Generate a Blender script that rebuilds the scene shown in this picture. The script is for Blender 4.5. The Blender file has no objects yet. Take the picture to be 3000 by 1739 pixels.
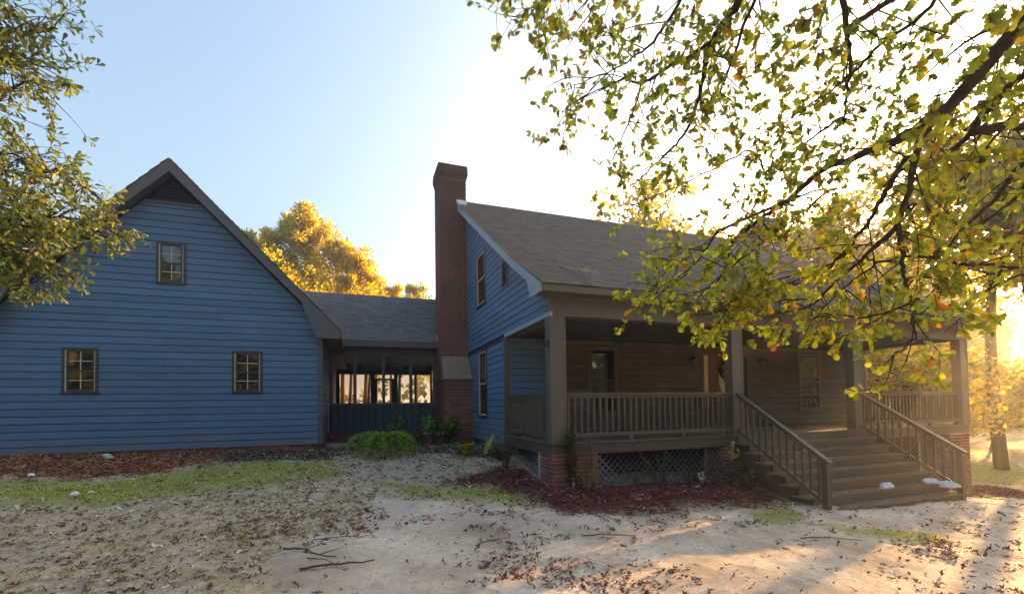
import bpy, math, random
import numpy as np
from mathutils import Matrix, Vector

SC = bpy.context.scene
COL = SC.collection
rnd = random.Random(7)
NR = np.random.default_rng(11)

# ------------------------------------------------------------------ camera
R = np.array([[0.94337898, -0.33136919, -0.01518408],
              [0.00371897, -0.03520596, 0.99937316],
              [0.33169604, 0.9428441, 0.03198021]])      # right, up, forward
CAM = np.array([-3.386, -7.475, 0.662])                  # the porch floor is z = 0
FPX, CYP = 1310.36, 1150.37                              # focal length / principal row of the 3000 px wide photograph
cd = bpy.data.cameras.new("camera")
cam = bpy.data.objects.new("camera", cd)
COL.objects.link(cam)
m4 = Matrix.Identity(4)
for i in range(3):
    m4[i][0], m4[i][1], m4[i][2], m4[i][3] = R[0][i], R[1][i], -R[2][i], CAM[i]
cam.matrix_world = m4
cd.sensor_width = 36.0
cd.lens = 36.0 * FPX / 3000
cd.shift_y = (CYP - 869.5) / 3000
cd.clip_start, cd.clip_end = 0.05, 3000
SC.camera = cam

# ------------------------------------------------------------------ sky, sun, exposure
SUN_AZ, SUN_EL = math.radians(70), math.radians(12.0)     # azimuth from +Y towards +X
w = bpy.data.worlds.new("World")
SC.world = w
w.use_nodes = True
wn = w.node_tree
for n in list(wn.nodes):
    wn.nodes.remove(n)
wo = wn.nodes.new("ShaderNodeOutputWorld")
bg = wn.nodes.new("ShaderNodeBackground")
sky = wn.nodes.new("ShaderNodeTexSky")
sky.sky_type = 'NISHITA'
sky.sun_disc = False
sky.sun_elevation = SUN_EL
sky.sun_rotation = SUN_AZ
sky.air_density, sky.dust_density, sky.ozone_density = 1.2, 8.0, 4.2
bg.inputs[1].default_value = 0.15
wn.links.new(sky.outputs[0], bg.inputs[0])
wn.links.new(bg.outputs[0], wo.inputs[0])
ld = bpy.data.lights.new("sun", 'SUN')
ld.energy = 4.8
ld.color = (1.0, 0.62, 0.30)
ld.angle = math.radians(0.6)
sun = bpy.data.objects.new("sun", ld)
COL.objects.link(sun)
sd = Vector((math.sin(SUN_AZ) * math.cos(SUN_EL), math.cos(SUN_AZ) * math.cos(SUN_EL), math.sin(SUN_EL)))
sun.rotation_euler = sd.to_track_quat('Z', 'Y').to_euler()
vs = SC.view_settings
vs.view_transform, vs.look, vs.gamma = 'Standard', 'None', 1.0
vs.use_curve_mapping = False
vs.exposure = 2.45
vs.use_white_balance = True
vs.white_balance_temperature = 8600.0
vs.white_balance_tint = 10.0
SC.cycles.max_bounces = 8
SC.cycles.transparent_max_bounces = 16
SC.cycles.sample_clamp_indirect = 6.0

# ------------------------------------------------------------------ helpers
def at(px, py, d):
    """world point d metres away along the sight line through photograph pixel (px, py)"""
    v = R.T @ np.array([(px - 1500) / FPX, -(py - CYP) / FPX, 1.0])
    return CAM + v / np.linalg.norm(v) * d

CP = np.array([(0, .06, -.87), (1, 0, -.88), (4.2, -1.9, -1.23), (4.2, 0, -1.0), (8.3, -1.9, -1.36), (8.3, 0, -1.4), (12.7, 0, -1.78),
    (-4.2, 4.5, -.31), (-7, 4.5, -.28), (-10.2, 4.5, -.21), (-.8, 5.6, -.38), (0, 2.5, -.42), (-2.5, 7.2, -.4), (-3.4, -7.5, -.95),
    (-3, -3, -.95), (2, -5, -1.2), (8, -6, -1.75), (20, 2.5, -2.2), (-12, 0, -.55), (-12, -8, -.75), (14, -10, -2.1), (30, 20, -2.2),
    (0, 14, -.8), (-12, 14, -.3), (0, 30, -1.5), (-20, 30, -.8), (15, 14, -2.2), (-8, -15, -1.0), (5, -15, -1.6)], float)
def _tps():
    n = len(CP); X = CP[:, :2]; d = np.linalg.norm(X[:, None] - X[None], axis=2)
    K = np.where(d > 0, d * d * np.log(d + 1e-9), 0) + np.eye(n) * .8
    P = np.c_[np.ones(n), X]
    return np.linalg.solve(np.block([[K, P], [P.T, np.zeros((3, 3))]]), np.r_[CP[:, 2], 0, 0, 0])
TW = _tps()
def gz(x, y):
    x = np.asarray(x, float); y = np.asarray(y, float)
    r = np.hypot(x, y - 4)
    f = np.minimum(1, 26 / np.maximum(r, 1e-6))
    xc, yc = x * f, (y - 4) * f + 4
    d = np.sqrt((xc[..., None] - CP[:, 0]) ** 2 + (yc[..., None] - CP[:, 1]) ** 2)
    z = (np.where(d > 0, d * d * np.log(d + 1e-9), 0) @ TW[:len(CP)]) + TW[-3] + TW[-2] * xc + TW[-1] * yc
    t = np.clip((r - 26) / 20, 0, 1)
    return z * (1 - t) + (-2.2) * t + .025 * np.sin(x * 1.7 + 2 * np.sin(y * .9)) * np.cos(y * 1.3) * (r > 3)
def G(x, y):
    return float(gz(x, y))

def tag(o, label=None, cat=None, group=None, kind=None):
    if label: o['label'] = label
    if cat: o['category'] = cat
    if group: o['group'] = group
    if kind: o['kind'] = kind
    return o
def thing(name, label, cat, loc=(0, 0, 0), rz=0, group=None):
    o = bpy.data.objects.new(name, None)
    COL.objects.link(o)
    o.empty_display_size = .2
    o.location = loc
    o.rotation_euler = (0, 0, rz)
    bpy.context.view_layer.update() if False else None
    return tag(o, label, cat, group)
def put(o, parent, local=False):
    """parent o; unless local, its coordinates stay world coordinates"""
    o.parent = parent
    if not local and parent is not None and parent.type == 'EMPTY':
        mw = Matrix.Translation(parent.location) @ parent.rotation_euler.to_matrix().to_4x4()
        o.matrix_parent_inverse = mw.inverted()
    return o
def link(name, me, parent=None, local=False):
    o = bpy.data.objects.new(name, me)
    COL.objects.link(o)
    if parent is not None: put(o, parent, local)
    return o
def npmesh(name, V, F, mats, smooth=False, tint=None, mi=None):
    """V (n,3), F list of equal-length faces as an array or list of arrays"""
    me = bpy.data.meshes.new(name)
    Fs = F if isinstance(F, list) else [F]
    Fs = [np.asarray(f) for f in Fs if len(f)]
    V = np.asarray(V, np.float32)
    loops = np.concatenate([f.reshape(-1) for f in Fs]).astype(np.int32)
    tot = np.concatenate([np.full(len(f), f.shape[1]) for f in Fs]).astype(np.int32)
    st = np.r_[0, np.cumsum(tot)[:-1]].astype(np.int32)
    me.vertices.add(len(V)); me.vertices.foreach_set("co", V.reshape(-1))
    me.loops.add(len(loops)); me.loops.foreach_set("vertex_index", loops)
    me.polygons.add(len(tot)); me.polygons.foreach_set("loop_start", st); me.polygons.foreach_set("loop_total", tot)
    if smooth: me.polygons.foreach_set("use_smooth", np.ones(len(tot), bool))
    for m in (mats if isinstance(mats, (list, tuple)) else [mats]): me.materials.append(m)
    if mi is not None: me.polygons.foreach_set("material_index", np.asarray(mi, np.int32))
    me.update(calc_edges=True)
    if tint is not None:
        a = me.color_attributes.new("tint", 'FLOAT_COLOR', 'POINT')
        t = np.ones((len(V), 4), np.float32); t[:, :3] = tint
        a.data.foreach_set("color", t.reshape(-1))
    me.validate()
    return me

class Fr:
    """a wall frame: u along the wall, n outward, z up"""
    def __init__(s, o, u, n): s.o, s.u, s.n = np.array(o, float), np.array(u, float), np.array(n, float)
    def p(s, u, n, z): return tuple(s.o + s.u * u + s.n * n + np.array([0, 0, z]))
W0 = Fr((0, 0, 0), (1, 0, 0), (0, -1, 0))     # u = X, n = -Y
class MB:
    def __init__(s): s.v, s.f = [], []
    def hexa(s, P):
        b = len(s.v); s.v += [tuple(p) for p in P]
        s.f += [tuple(b + i for i in q) for q in ((0, 3, 2, 1), (4, 5, 6, 7), (0, 1, 5, 4), (1, 2, 6, 5), (2, 3, 7, 6), (3, 0, 4, 7))]
        return s
    def box(s, x0, x1, y0, y1, z0, z1):
        return s.hexa([(x0, y0, z0), (x1, y0, z0), (x1, y1, z0), (x0, y1, z0), (x0, y0, z1), (x1, y0, z1), (x1, y1, z1), (x0, y1, z1)])
    def fbox(s, fr, u0, u1, n0, n1, z0, z1):
        return s.hexa([fr.p(u0, n0, z0), fr.p(u1, n0, z0), fr.p(u1, n1, z0), fr.p(u0, n1, z0), fr.p(u0, n0, z1), fr.p(u1, n0, z1), fr.p(u1, n1, z1), fr.p(u0, n1, z1)])
    def prism(s, A, d):
        """polygon A (3-D points) swept by vector d"""
        b = len(s.v); n = len(A)
        s.v += [tuple(p) for p in A] + [tuple(np.array(p) + np.array(d)) for p in A]
        s.f += [tuple(range(b + n - 1, b - 1, -1)), tuple(range(b + n, b + 2 * n))]
        s.f += [(b + i, b + (i + 1) % n, b + n + (i + 1) % n, b + n + i) for i in range(n)]
        return s
    def bar(s, a, b, wid, thick, up=(0, 0, 1)):
        a, b, up = np.array(a, float), np.array(b, float), np.array(up, float)
        t = b - a; t /= np.linalg.norm(t)
        sd_ = np.cross(t, up); sd_ /= np.linalg.norm(sd_); u2 = np.cross(sd_, t)
        P = [e + sd_ * wid / 2 * i + u2 * thick / 2 * j for e in (a, b) for i, j in ((-1, -1), (1, -1), (1, 1), (-1, 1))]
        return s.hexa(P)
    def tube(s, pts, r, seg=6, cap=True):
        V, F = tube(pts, r, seg)
        b = len(s.v); s.v += [tuple(p) for p in V]; s.f += [tuple(int(i) + b for i in f) for f in F]
        if cap:
            n = len(V)
            s.f.append(tuple(b + i for i in range(seg - 1, -1, -1))); s.f.append(tuple(b + n - seg + i for i in range(seg)))
        return s
    def lathe(s, c, prof, seg=10, axis='z'):
        b = len(s.v)
        for r_, h in prof:
            for k in range(seg):
                a = 2 * math.pi * k / seg
                if axis == 'z': s.v.append((c[0] + r_ * math.cos(a), c[1] + r_ * math.sin(a), c[2] + h))
                else: s.v.append((c[0] + r_ * math.cos(a), c[1] - h, c[2] + r_ * math.sin(a)))
        for j in range(len(prof) - 1):
            for k in range(seg):
                s.f.append((b + j * seg + k, b + j * seg + (k + 1) % seg, b + (j + 1) * seg + (k + 1) % seg, b + (j + 1) * seg + k))
        s.f.append(tuple(b + k for k in range(seg - 1, -1, -1))); s.f.append(tuple(b + (len(prof) - 1) * seg + k for k in range(seg)))
        return s
    def mesh(s, name, mat, smooth=False):
        me = bpy.data.meshes.new(name)
        me.from_pydata(s.v, [], s.f)
        me.materials.append(mat)
        if smooth: me.polygons.foreach_set("use_smooth", np.ones(len(me.polygons), bool))
        me.update()
        return me
    def build(s, name, mat, parent=None, smooth=False, local=False):
        return link(name, s.mesh(name, mat, smooth), parent, local)

def catmull(P, k=5):
    P = [np.array(p, float) for p in P]
    if len(P) < 3: return np.array(P)
    Q = [2 * P[0] - P[1]] + P + [2 * P[-1] - P[-2]]
    out = []
    for i in range(1, len(Q) - 2):
        for t in np.linspace(0, 1, k, endpoint=False):
            a, b, c, d = Q[i - 1], Q[i], Q[i + 1], Q[i + 2]
            out.append(.5 * (2 * b + (c - a) * t + (2 * a - 5 * b + 4 * c - d) * t * t + (3 * b - a - 3 * c + d) * t ** 3))
    out.append(P[-1])
    return np.array(out)
def tube(pts, r, seg=6):
    pts = np.asarray(pts, float); n = len(pts)
    r = np.linspace(r[0], r[1], n) if isinstance(r, (tuple, list)) else np.broadcast_to(np.asarray(r, float), n)
    T = np.gradient(pts, axis=0); T /= np.linalg.norm(T, axis=1)[:, None] + 1e-9
    ref = np.array([0.31, .22, .93]); A = np.cross(T, ref); A /= np.linalg.norm(A, axis=1)[:, None] + 1e-9
    B = np.cross(T, A)
    ang = np.linspace(0, 2 * np.pi, seg, endpoint=False)
    V = (pts[:, None] + r[:, None, None] * (np.cos(ang)[None, :, None] * A[:, None] + np.sin(ang)[None, :, None] * B[:, None])).reshape(-1, 3)
    F = [(i * seg + k, i * seg + (k + 1) % seg, (i + 1) * seg + (k + 1) % seg, (i + 1) * seg + k) for i in range(n - 1) for k in range(seg)]
    return V, np.array(F)
def join(parts):
    V, F, b = [], [], 0
    for v, f in parts:
        V.append(v); F.append(np.asarray(f) + b); b += len(v)
    return np.concatenate(V), np.concatenate(F)
def unit(v): return v / (np.linalg.norm(v, axis=-1, keepdims=True) + 1e-9)
def scatter(T, TF, pos, axis, nrm, size, tint=None):
    """copies of template (T verts with +Y along the axis, Z along the normal)"""
    axis = unit(axis); X = unit(np.cross(axis, nrm)); Z = np.cross(X, axis)
    N = len(pos); size = np.broadcast_to(np.asarray(size, float), (N,) if np.ndim(size) < 2 else (N, 3))
    S = size[:, None] if size.ndim == 1 else size
    T3 = T[None] * (S[:, None] if size.ndim == 2 else S[:, :, None])
    V = pos[:, None] + T3[..., 0:1] * X[:, None] + T3[..., 1:2] * axis[:, None] + T3[..., 2:3] * Z[:, None]
    F = (TF[None] + (np.arange(N) * len(T))[:, None, None]).reshape(-1, TF.shape[1])
    tn = None if tint is None else np.repeat(tint, len(T), axis=0)
    return V.reshape(-1, 3), F, tn
def rdir(n): return unit(NR.normal(size=(n, 3)))

# ------------------------------------------------------------------ materials
def newmat(name):
    m = bpy.data.materials.new(name); m.use_nodes = True
    nt = m.node_tree
    b = nt.nodes["Principled BSDF"]
    return m, nt, b
def N_(nt, t, **k):
    n = nt.nodes.new(t)
    for a, v in k.items(): setattr(n, a, v)
    return n
def rgb(c): return (c[0], c[1], c[2], 1)
def soot(m, z0, z1):
    nt = m.node_tree; L = nt.links.new; b = nt.nodes['Principled BSDF']; src = b.inputs['Base Color'].links[0].from_socket
    geo = N_(nt, 'ShaderNodeNewGeometry'); sx = N_(nt, 'ShaderNodeSeparateXYZ'); L(geo.outputs['Position'], sx.inputs[0])
    no = N_(nt, 'ShaderNodeTexNoise'); no.inputs['Scale'].default_value = 1.6; no.inputs['Detail'].default_value = 7; L(geo.outputs['Position'], no.inputs['Vector'])
    ad = N_(nt, 'ShaderNodeMath', operation='MULTIPLY_ADD'); ad.inputs[1].default_value = 3.2; L(no.outputs['Fac'], ad.inputs[0]); L(sx.outputs['Z'], ad.inputs[2])
    r = N_(nt, 'ShaderNodeMapRange'); r.inputs[1].default_value = z0 + 1.6; r.inputs[2].default_value = z1 + 1.6; r.inputs[4].default_value = .72; L(ad.outputs[0], r.inputs[0])
    mx = N_(nt, 'ShaderNodeMix', data_type='RGBA'); L(r.outputs[0], mx.inputs[0]); L(src, mx.inputs[6]); mx.inputs[7].default_value = (.045, .033, .03, 1); L(mx.outputs[2], b.inputs['Base Color'])
def mat(name, col, rough=.8, var=0., nscale=6., namt=.15, stretch=(1, 1, 1), bump=0., spec=.3, fine=0., dirt=None):
    """base colour with object-to-object variation, noise in it, optional relief and blotches of dirt"""
    m, nt, b = newmat(name); L = nt.links.new
    geo = N_(nt, "ShaderNodeNewGeometry")
    mp = N_(nt, "ShaderNodeMapping"); mp.inputs['Scale'].default_value = stretch
    L(geo.outputs['Position'], mp.inputs['Vector'])
    no = N_(nt, "ShaderNodeTexNoise"); no.inputs['Scale'].default_value = nscale; no.inputs['Detail'].default_value = 6; no.inputs['Roughness'].default_value = .65
    L(mp.outputs[0], no.inputs['Vector'])
    r1 = N_(nt, "ShaderNodeMapRange"); r1.inputs[1].default_value = .25; r1.inputs[2].default_value = .75; r1.inputs[3].default_value = 1 - namt; r1.inputs[4].default_value = 1 + namt
    L(no.outputs['Fac'], r1.inputs[0])
    mul = r1.outputs[0]
    if var:
        oi = N_(nt, "ShaderNodeObjectInfo")
        r2 = N_(nt, "ShaderNodeMapRange"); r2.inputs[3].default_value = 1 - var; r2.inputs[4].default_value = 1 + var
        L(oi.outputs['Random'], r2.inputs[0])
        mm = N_(nt, "ShaderNodeMath", operation='MULTIPLY'); L(mul, mm.inputs[0]); L(r2.outputs[0], mm.inputs[1]); mul = mm.outputs[0]
    vm = N_(nt, "ShaderNodeVectorMath", operation='SCALE'); vm.inputs[0].default_value = col[:3]
    L(mul, vm.inputs['Scale'])
    outc = vm.outputs[0]
    if dirt:
        n2 = N_(nt, "ShaderNodeTexNoise"); n2.inputs['Scale'].default_value = dirt[1]; n2.inputs['Detail'].default_value = 8; n2.inputs['Roughness'].default_value = .7
        L(geo.outputs['Position'], n2.inputs['Vector'])
        r3 = N_(nt, "ShaderNodeMapRange"); r3.inputs[1].default_value = dirt[2]; r3.inputs[2].default_value = dirt[2] + .2; r3.inputs[4].default_value = dirt[3]
        L(n2.outputs['Fac'], r3.inputs[0])
        mx = N_(nt, "ShaderNodeMix", data_type='RGBA'); L(r3.outputs[0], mx.inputs[0]); L(outc, mx.inputs[6]); mx.inputs[7].default_value = rgb(dirt[0]); outc = mx.outputs[2]
    L(outc, b.inputs['Base Color'])
    b.inputs['Roughness'].default_value = rough
    b.inputs['Specular IOR Level'].default_value = spec
    if bump:
        bp = N_(nt, "ShaderNodeBump"); bp.inputs['Strength'].default_value = bump; bp.inputs['Distance'].default_value = .01
        n3 = N_(nt, "ShaderNodeTexNoise"); n3.inputs['Scale'].default_value = fine or nscale * 4; n3.inputs['Detail'].default_value = 5
        L(mp.outputs[0], n3.inputs['Vector']); L(n3.outputs['Fac'], bp.inputs['Height']); L(bp.outputs[0], b.inputs['Normal'])
    return m
def leafmat(name, transl=.5, gloss=.35, tr_gain=1.6):
    m, nt, b = newmat(name); L = nt.links.new
    at_ = N_(nt, "ShaderNodeAttribute", attribute_name="tint")
    L(at_.outputs['Color'], b.inputs['Base Color']); b.inputs['Roughness'].default_value = .5; b.inputs['Specular IOR Level'].default_value = gloss
    t = N_(nt, "ShaderNodeBsdfTranslucent")
    vm = N_(nt, "ShaderNodeVectorMath", operation='MULTIPLY'); vm.inputs[1].default_value = (tr_gain * 1.15, tr_gain, tr_gain * .5)
    L(at_.outputs['Color'], vm.inputs[0]); L(vm.outputs[0], t.inputs['Color'])
    ms = N_(nt, "ShaderNodeMixShader"); ms.inputs[0].default_value = transl
    L(b.outputs[0], ms.inputs[1]); L(t.outputs[0], ms.inputs[2])
    L(ms.outputs[0], nt.nodes["Material Output"].inputs['Surface'])
    return m
def tintmat(name, rough=.9, spec=.2, bump=0):
    m, nt, b = newmat(name); L = nt.links.new
    a = N_(nt, "ShaderNodeAttribute", attribute_name="tint")
    geo = N_(nt, "ShaderNodeNewGeometry")
    no = N_(nt, "ShaderNodeTexNoise"); no.inputs['Scale'].default_value = 35; no.inputs['Detail'].default_value = 5
    L(geo.outputs['Position'], no.inputs['Vector'])
    r1 = N_(nt, "ShaderNodeMapRange"); r1.inputs[1].default_value = .3; r1.inputs[2].default_value = .7; r1.inputs[3].default_value = .75; r1.inputs[4].default_value = 1.25
    L(no.outputs['Fac'], r1.inputs[0])
    vm = N_(nt, "ShaderNodeVectorMath", operation='SCALE'); L(a.outputs['Color'], vm.inputs[0]); L(r1.outputs[0], vm.inputs['Scale'])
    L(vm.outputs[0], b.inputs['Base Color']); b.inputs['Roughness'].default_value = rough; b.inputs['Specular IOR Level'].default_value = spec
    return m

M_SIDE = mat("blue_siding_paint", (.066, .15, .245), .62, .09, 2.2, .13, (.6, .6, 5), .25, .35, 30, dirt=((.125, .22, .32), 1.3, .55, .45))
M_PORCHW = mat("warm_lit_porch_siding", (.10, .08, .056), .75, .14, 2.2, .2, (.4, .6, 6), .3, .2, 30, dirt=((.17, .14, .10), 2.2, .50, .6))  # blue siding browned: the warm flare light is put into its colour
M_TRIM = mat("grey_trim_paint", (.098, .087, .07), .55, .04, 3, .12, (1, 1, 1), .15, .4, 60)
M_DTRIM = mat("dark_window_trim", (.05, .045, .05), .5, .04, 4, .1)
M_CREAM = mat("cream_sash", (.42, .40, .30), .5, .03, 5, .06)
M_DECK = mat("weathered_deck_paint", (.105, .084, .06), .65, .18, 5, .22, (1, .15, 1), .3, .35, 50, dirt=((.22, .19, .14), 3, .55, .5))
M_RAIL = mat("rail_paint", (.078, .064, .046), .55, .05, 5, .14, (1, 1, 1), .15, .4, 60)
M_BRICK = mat("red_brick", (.24, .088, .064), .9, .3, 18, .22, (1, 1, 1), .5, .2, 90, dirt=((.06, .04, .035), 1.3, .48, .6))
M_MORTAR = mat("mortar", (.42, .33, .27), .95, 0, 12, .18, (1, 1, 1), .5, .1, 90, dirt=((.10, .08, .07), 1.1, .55, .6))
M_CAPSTONE = mat("mortar_wash", (.30, .215, .15), .95, 0, 7, .2, (1, 1, 1), .5, .1, 60, dirt=((.2, .19, .12), 4, .5, .5))
def splash(m):
    nt = m.node_tree; L = nt.links.new; b = nt.nodes['Principled BSDF']; src = b.inputs['Base Color'].links[0].from_socket
    geo = N_(nt, 'ShaderNodeNewGeometry'); sx = N_(nt, 'ShaderNodeSeparateXYZ'); L(geo.outputs['Position'], sx.inputs[0])
    no = N_(nt, 'ShaderNodeTexNoise'); no.inputs['Scale'].default_value = 3.5; no.inputs['Detail'].default_value = 8; L(geo.outputs['Position'], no.inputs['Vector'])
    ad = N_(nt, 'ShaderNodeMath', operation='MULTIPLY_ADD'); ad.inputs[1].default_value = -.9; L(no.outputs['Fac'], ad.inputs[0]); L(sx.outputs['Z'], ad.inputs[2])
    r = N_(nt, 'ShaderNodeMapRange'); r.inputs[1].default_value = -.15; r.inputs[2].default_value = -.62; r.inputs[4].default_value = .5; L(ad.outputs[0], r.inputs[0])
    mx = N_(nt, 'ShaderNodeMix', data_type='RGBA'); L(r.outputs[0], mx.inputs[0]); L(src, mx.inputs[6]); mx.inputs[7].default_value = (.17, .15, .12, 1); L(mx.outputs[2], b.inputs['Base Color'])
splash(M_SIDE)
soot(M_BRICK, 5.2, 7.6); soot(M_MORTAR, 5.2, 7.6)
M_KNEE = mat("shaded_siding_paint", (.05, .066, .088), .65, .08, 3, .15)  # siding blue with the shade under the breezeway roof put into it
M_GTRIM = mat("blue_lit_trim_paint", (.085, .088, .095), .55, .04, 3, .12, (1, 1, 1), .15, .4, 60)  # same trim paint, with the blue light on it put into the colour
M_RAKE = mat("sky_lit_trim_paint", (.25, .31, .37), .5, .04, 3, .14, (1, 1, 1), .15, .4, 60, dirt=((.16, .21, .26), 3, .5, .5))  # grey trim with the reflected sky put into its colour
M_VENT = mat("shaded_vent_slat", (.018, .022, .04), .7)  # shadow of the gable recess put into the slat colour
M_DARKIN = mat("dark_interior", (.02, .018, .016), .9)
M_LATT = mat("grey_lattice_paint", (.115, .125, .135), .6, .06, 6, .15)
M_CEIL = mat("porch_ceiling_paint", (.05, .055, .06), .7, 0, 3, .1)
M_PLY = mat("dark_felt_backing", (.02, .03, .05), .9)
M_DOOR = mat("brown_door_wood", (.10, .042, .024), .45, .03, 4, .2, (3, 3, .4), .1, .5)
M_BLACK = mat("black_metal", (.012, .012, .012), .4, 0, 5, .05)
M_FLASH = mat("metal_flashing", (.62, .66, .70), .4, 0, 5, .1)
M_FLASH.node_tree.nodes["Principled BSDF"].inputs['Metallic'].default_value = .6
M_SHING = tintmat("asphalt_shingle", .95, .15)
M_BARK = mat("oak_bark", (.055, .042, .034), .95, .05, 14, .35, (1, 1, .3), .7, .1, 40)
M_PBARK = mat("pine_bark", (.16, .085, .055), .95, .1, 8, .35, (1, 1, .3), .7, .1, 30)
M_WHITE = mat("white_plastic", (.78, .78, .76), .45, .03, 8, .05)
M_STONE = mat("pale_stone", (.48, .45, .40), .9, .1, 20, .25, (1, 1, 1), .5, .1)
M_STICK = mat("dead_twig_bark", (.09, .065, .05), .95, .2, 25, .3)
M_STRAWB = mat("dry_needles", (.42, .30, .17), .9, .1, 20, .3)
M_OAKL = leafmat("oak_leaf", .50, .4, 1.8)
M_WOAK = leafmat("water_oak_leaf", .38, .35, 1.3)
M_FARL = leafmat("far_foliage", .45, .15)
M_SHRUB = leafmat("shrub_leaf", .35, .3, 1.3)
M_GRASS = leafmat("grass_blade", .35, .2, 1.3)
M_LITTER = tintmat("dead_leaf", .85, .2)
M_CLOTH = mat("white_bag_plastic", (.66, .67, .68), .4, 0, 14, .14, (1, 1, 1), .8, .4, 35)
M_WREATH = mat("dark_dried_wreath", (.035, .016, .012), .9, .2, 40, .4)
M_GLOWPANE = mat("painted_glow_leaded_glass", (.62, .48, .22), .25, 0, 30, .2, (1, 1, 1), .3, .5)  # warm glow put into the base colour; the glass emits nothing
mg, nt, b = newmat("window_glass")
b.inputs['Base Color'].default_value = (.012, .012, .012, 1); b.inputs['Roughness'].default_value = .03; b.inputs['IOR'].default_value = 1.9
M_GLASS = mg
mg, nt, b = newmat("porch_window_glass")
b.inputs['Base Color'].default_value = (.012, .012, .012, 1); b.inputs['Roughness'].default_value = .03; b.inputs['IOR'].default_value = 3.2
M_GLASS2 = mg
ms_, nt, b = newmat("insect_screen")
tr = N_(nt, "ShaderNodeBsdfTransparent"); mx = N_(nt, "ShaderNodeMixShader"); mx.inputs[0].default_value = .14
b.inputs['Base Color'].default_value = (.03, .03, .03, 1)
nt.links.new(tr.outputs[0], mx.inputs[1]); nt.links.new(b.outputs[0], mx.inputs[2]); nt.links.new(mx.outputs[0], nt.nodes["Material Output"].inputs['Surface'])
M_SCREEN = ms_

# ------------------------------------------------------------------ ground
def sdist(poly, x, y):
    """signed distance to a polygon (inside positive)"""
    P = np.array(poly, float); Q = np.roll(P, -1, 0)
    d = np.full(x.shape, 1e9); ins = np.zeros(x.shape, bool)
    for (ax, ay), (bx, by) in zip(P, Q):
        ex, ey = bx - ax, by - ay
        t = np.clip(((x - ax) * ex + (y - ay) * ey) / (ex * ex + ey * ey + 1e-12), 0, 1)
        d = np.minimum(d, np.hypot(x - ax - t * ex, y - ay - t * ey))
        c = ((ay > y) != (by > y)) & (x < (bx - ax) * (y - ay) / (by - ay + 1e-12) + ax)
        ins ^= c
    return np.where(ins, d, -d)
PATCH = dict(
    straw=[[(-12.5, 4.7), (-10.56, 4.69), (-8.21, 4.56), (-6.31, 4.4), (-6.19, 3.1), (-6.9, 2.2), (-9.18, 2.4), (-12.5, 2.6)]],
    soil=[[(-6.73, 4.4), (-4.2, 4.6), (-2.2, 7.2), (-.9, 7.2), (-.9, 5.6), (0, 5.6), (0, 2.6), (-.6, 2.2), (-1.5, 3.0), (-3.3, 3.9), (-3.94, 2.91), (-4.98, 2.92), (-5.82, 2.9)]],
    grass=[[(-9.6, 2.1), (-7.24, 1.7), (-6.22, 2.25), (-5.09, 2.83), (-3.79, 2.67), (-3.73, 1.19), (-5.03, .72), (-6.05, .5), (-6.45, .1), (-7.42, .2), (-9, .7)],
           [(-2.94, .7), (-1.92, .35), (-.71, .22), (-.56, -.45), (-1.8, -.35), (-2.51, -.1)],
           [(2.6, -1.75), (3.58, -1.65), (3.46, -2.12), (2.83, -2.39), (2.47, -2.28)],
           [(14, 9), (40, 12), (40, -4), (20, -3), (16, 1)], [(3.3, -2.6), (4.8, -3.2), (4.6, -3.5), (3.2, -3)]],
    sand=[[(-3.74, 2.21), (-2.77, 2.48), (-1.6, 2.47), (-1.43, 1.51), (-1.66, .84), (-2.38, .69), (-3.1, .99)],
          [(-8.5, -1.2), (-6.27, -1.25), (-6.34, -1.75), (-8.5, -1.9)], [(-6.6, -2.3), (-5.54, -2.38), (-4.9, -2.65), (-4.64, -3.3), (-6.6, -3.3)],
          [(-6.48, .17), (-5.72, .26), (-5.75, -.12), (-6.3, -.1)]],
    mulch=[[(-1.91, .45), (-.71, 1.4), (-.1, 1.25), (0, .05), (.91, .02), (4.1, .02), (4.2, -1.3), (3.53, -1.42), (1.81, -1.25), (1.01, -1.43), (.11, -1.39), (-.41, -1.15), (-.57, -.44), (-1.07, .31)],
           [(12.2, -.05), (13.6, .3), (13.3, -1.1), (9.3, -1.3), (8.6, -.7)]],
    dirt=[[(-3.7, -8), (-4.05, -3.5), (-4.19, -2.43), (-4.0, -1.68), (-3.46, -1.21), (-3.1, -.14), (-2.43, -.35), (-.55, -1.0), (.45, -1.5), (3.85, -1.6), (4.28, -2.0), (12.41, -.44), (18, -1), (20, -9), (5, -14)]])
def pdist(k, x, y):
    return np.max([sdist(p, x, y) for p in PATCH[k]], axis=0)
def axis_coords(lo, hi, step, far):
    c = list(np.arange(lo, hi + 1e-6, step)); s = step
    a, b_ = [lo], [hi]
    while a[-1] > -far: s *= 1.22; a.append(a[-1] - s)
    s = step
    while b_[-1] < far: s *= 1.22; b_.append(b_[-1] + s)
    return np.array(a[:0:-1] + c + b_[1:])
gx, gy = axis_coords(-10.5, 13.5, .075, 900), axis_coords(-6.2, 5.6, .06, 900)
GX, GY = np.meshgrid(gx, gy)
GZ = gz(GX, GY)
near = (np.abs(GX) < 25) & (np.abs(GY) < 18)
def vnoise(x, y, s, seed):
    g = np.random.default_rng(seed).random((256, 256)); u, v = x / s, y / s
    i, j = np.floor(u).astype(int), np.floor(v).astype(int); fu, fv = u - i, v - j
    fu, fv = fu * fu * (3 - 2 * fu), fv * fv * (3 - 2 * fv)
    a = g[i % 256, j % 256] * (1 - fu) + g[(i + 1) % 256, j % 256] * fu
    c = g[i % 256, (j + 1) % 256] * (1 - fu) + g[(i + 1) % 256, (j + 1) % 256] * fu
    return a * (1 - fv) + c * fv
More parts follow.
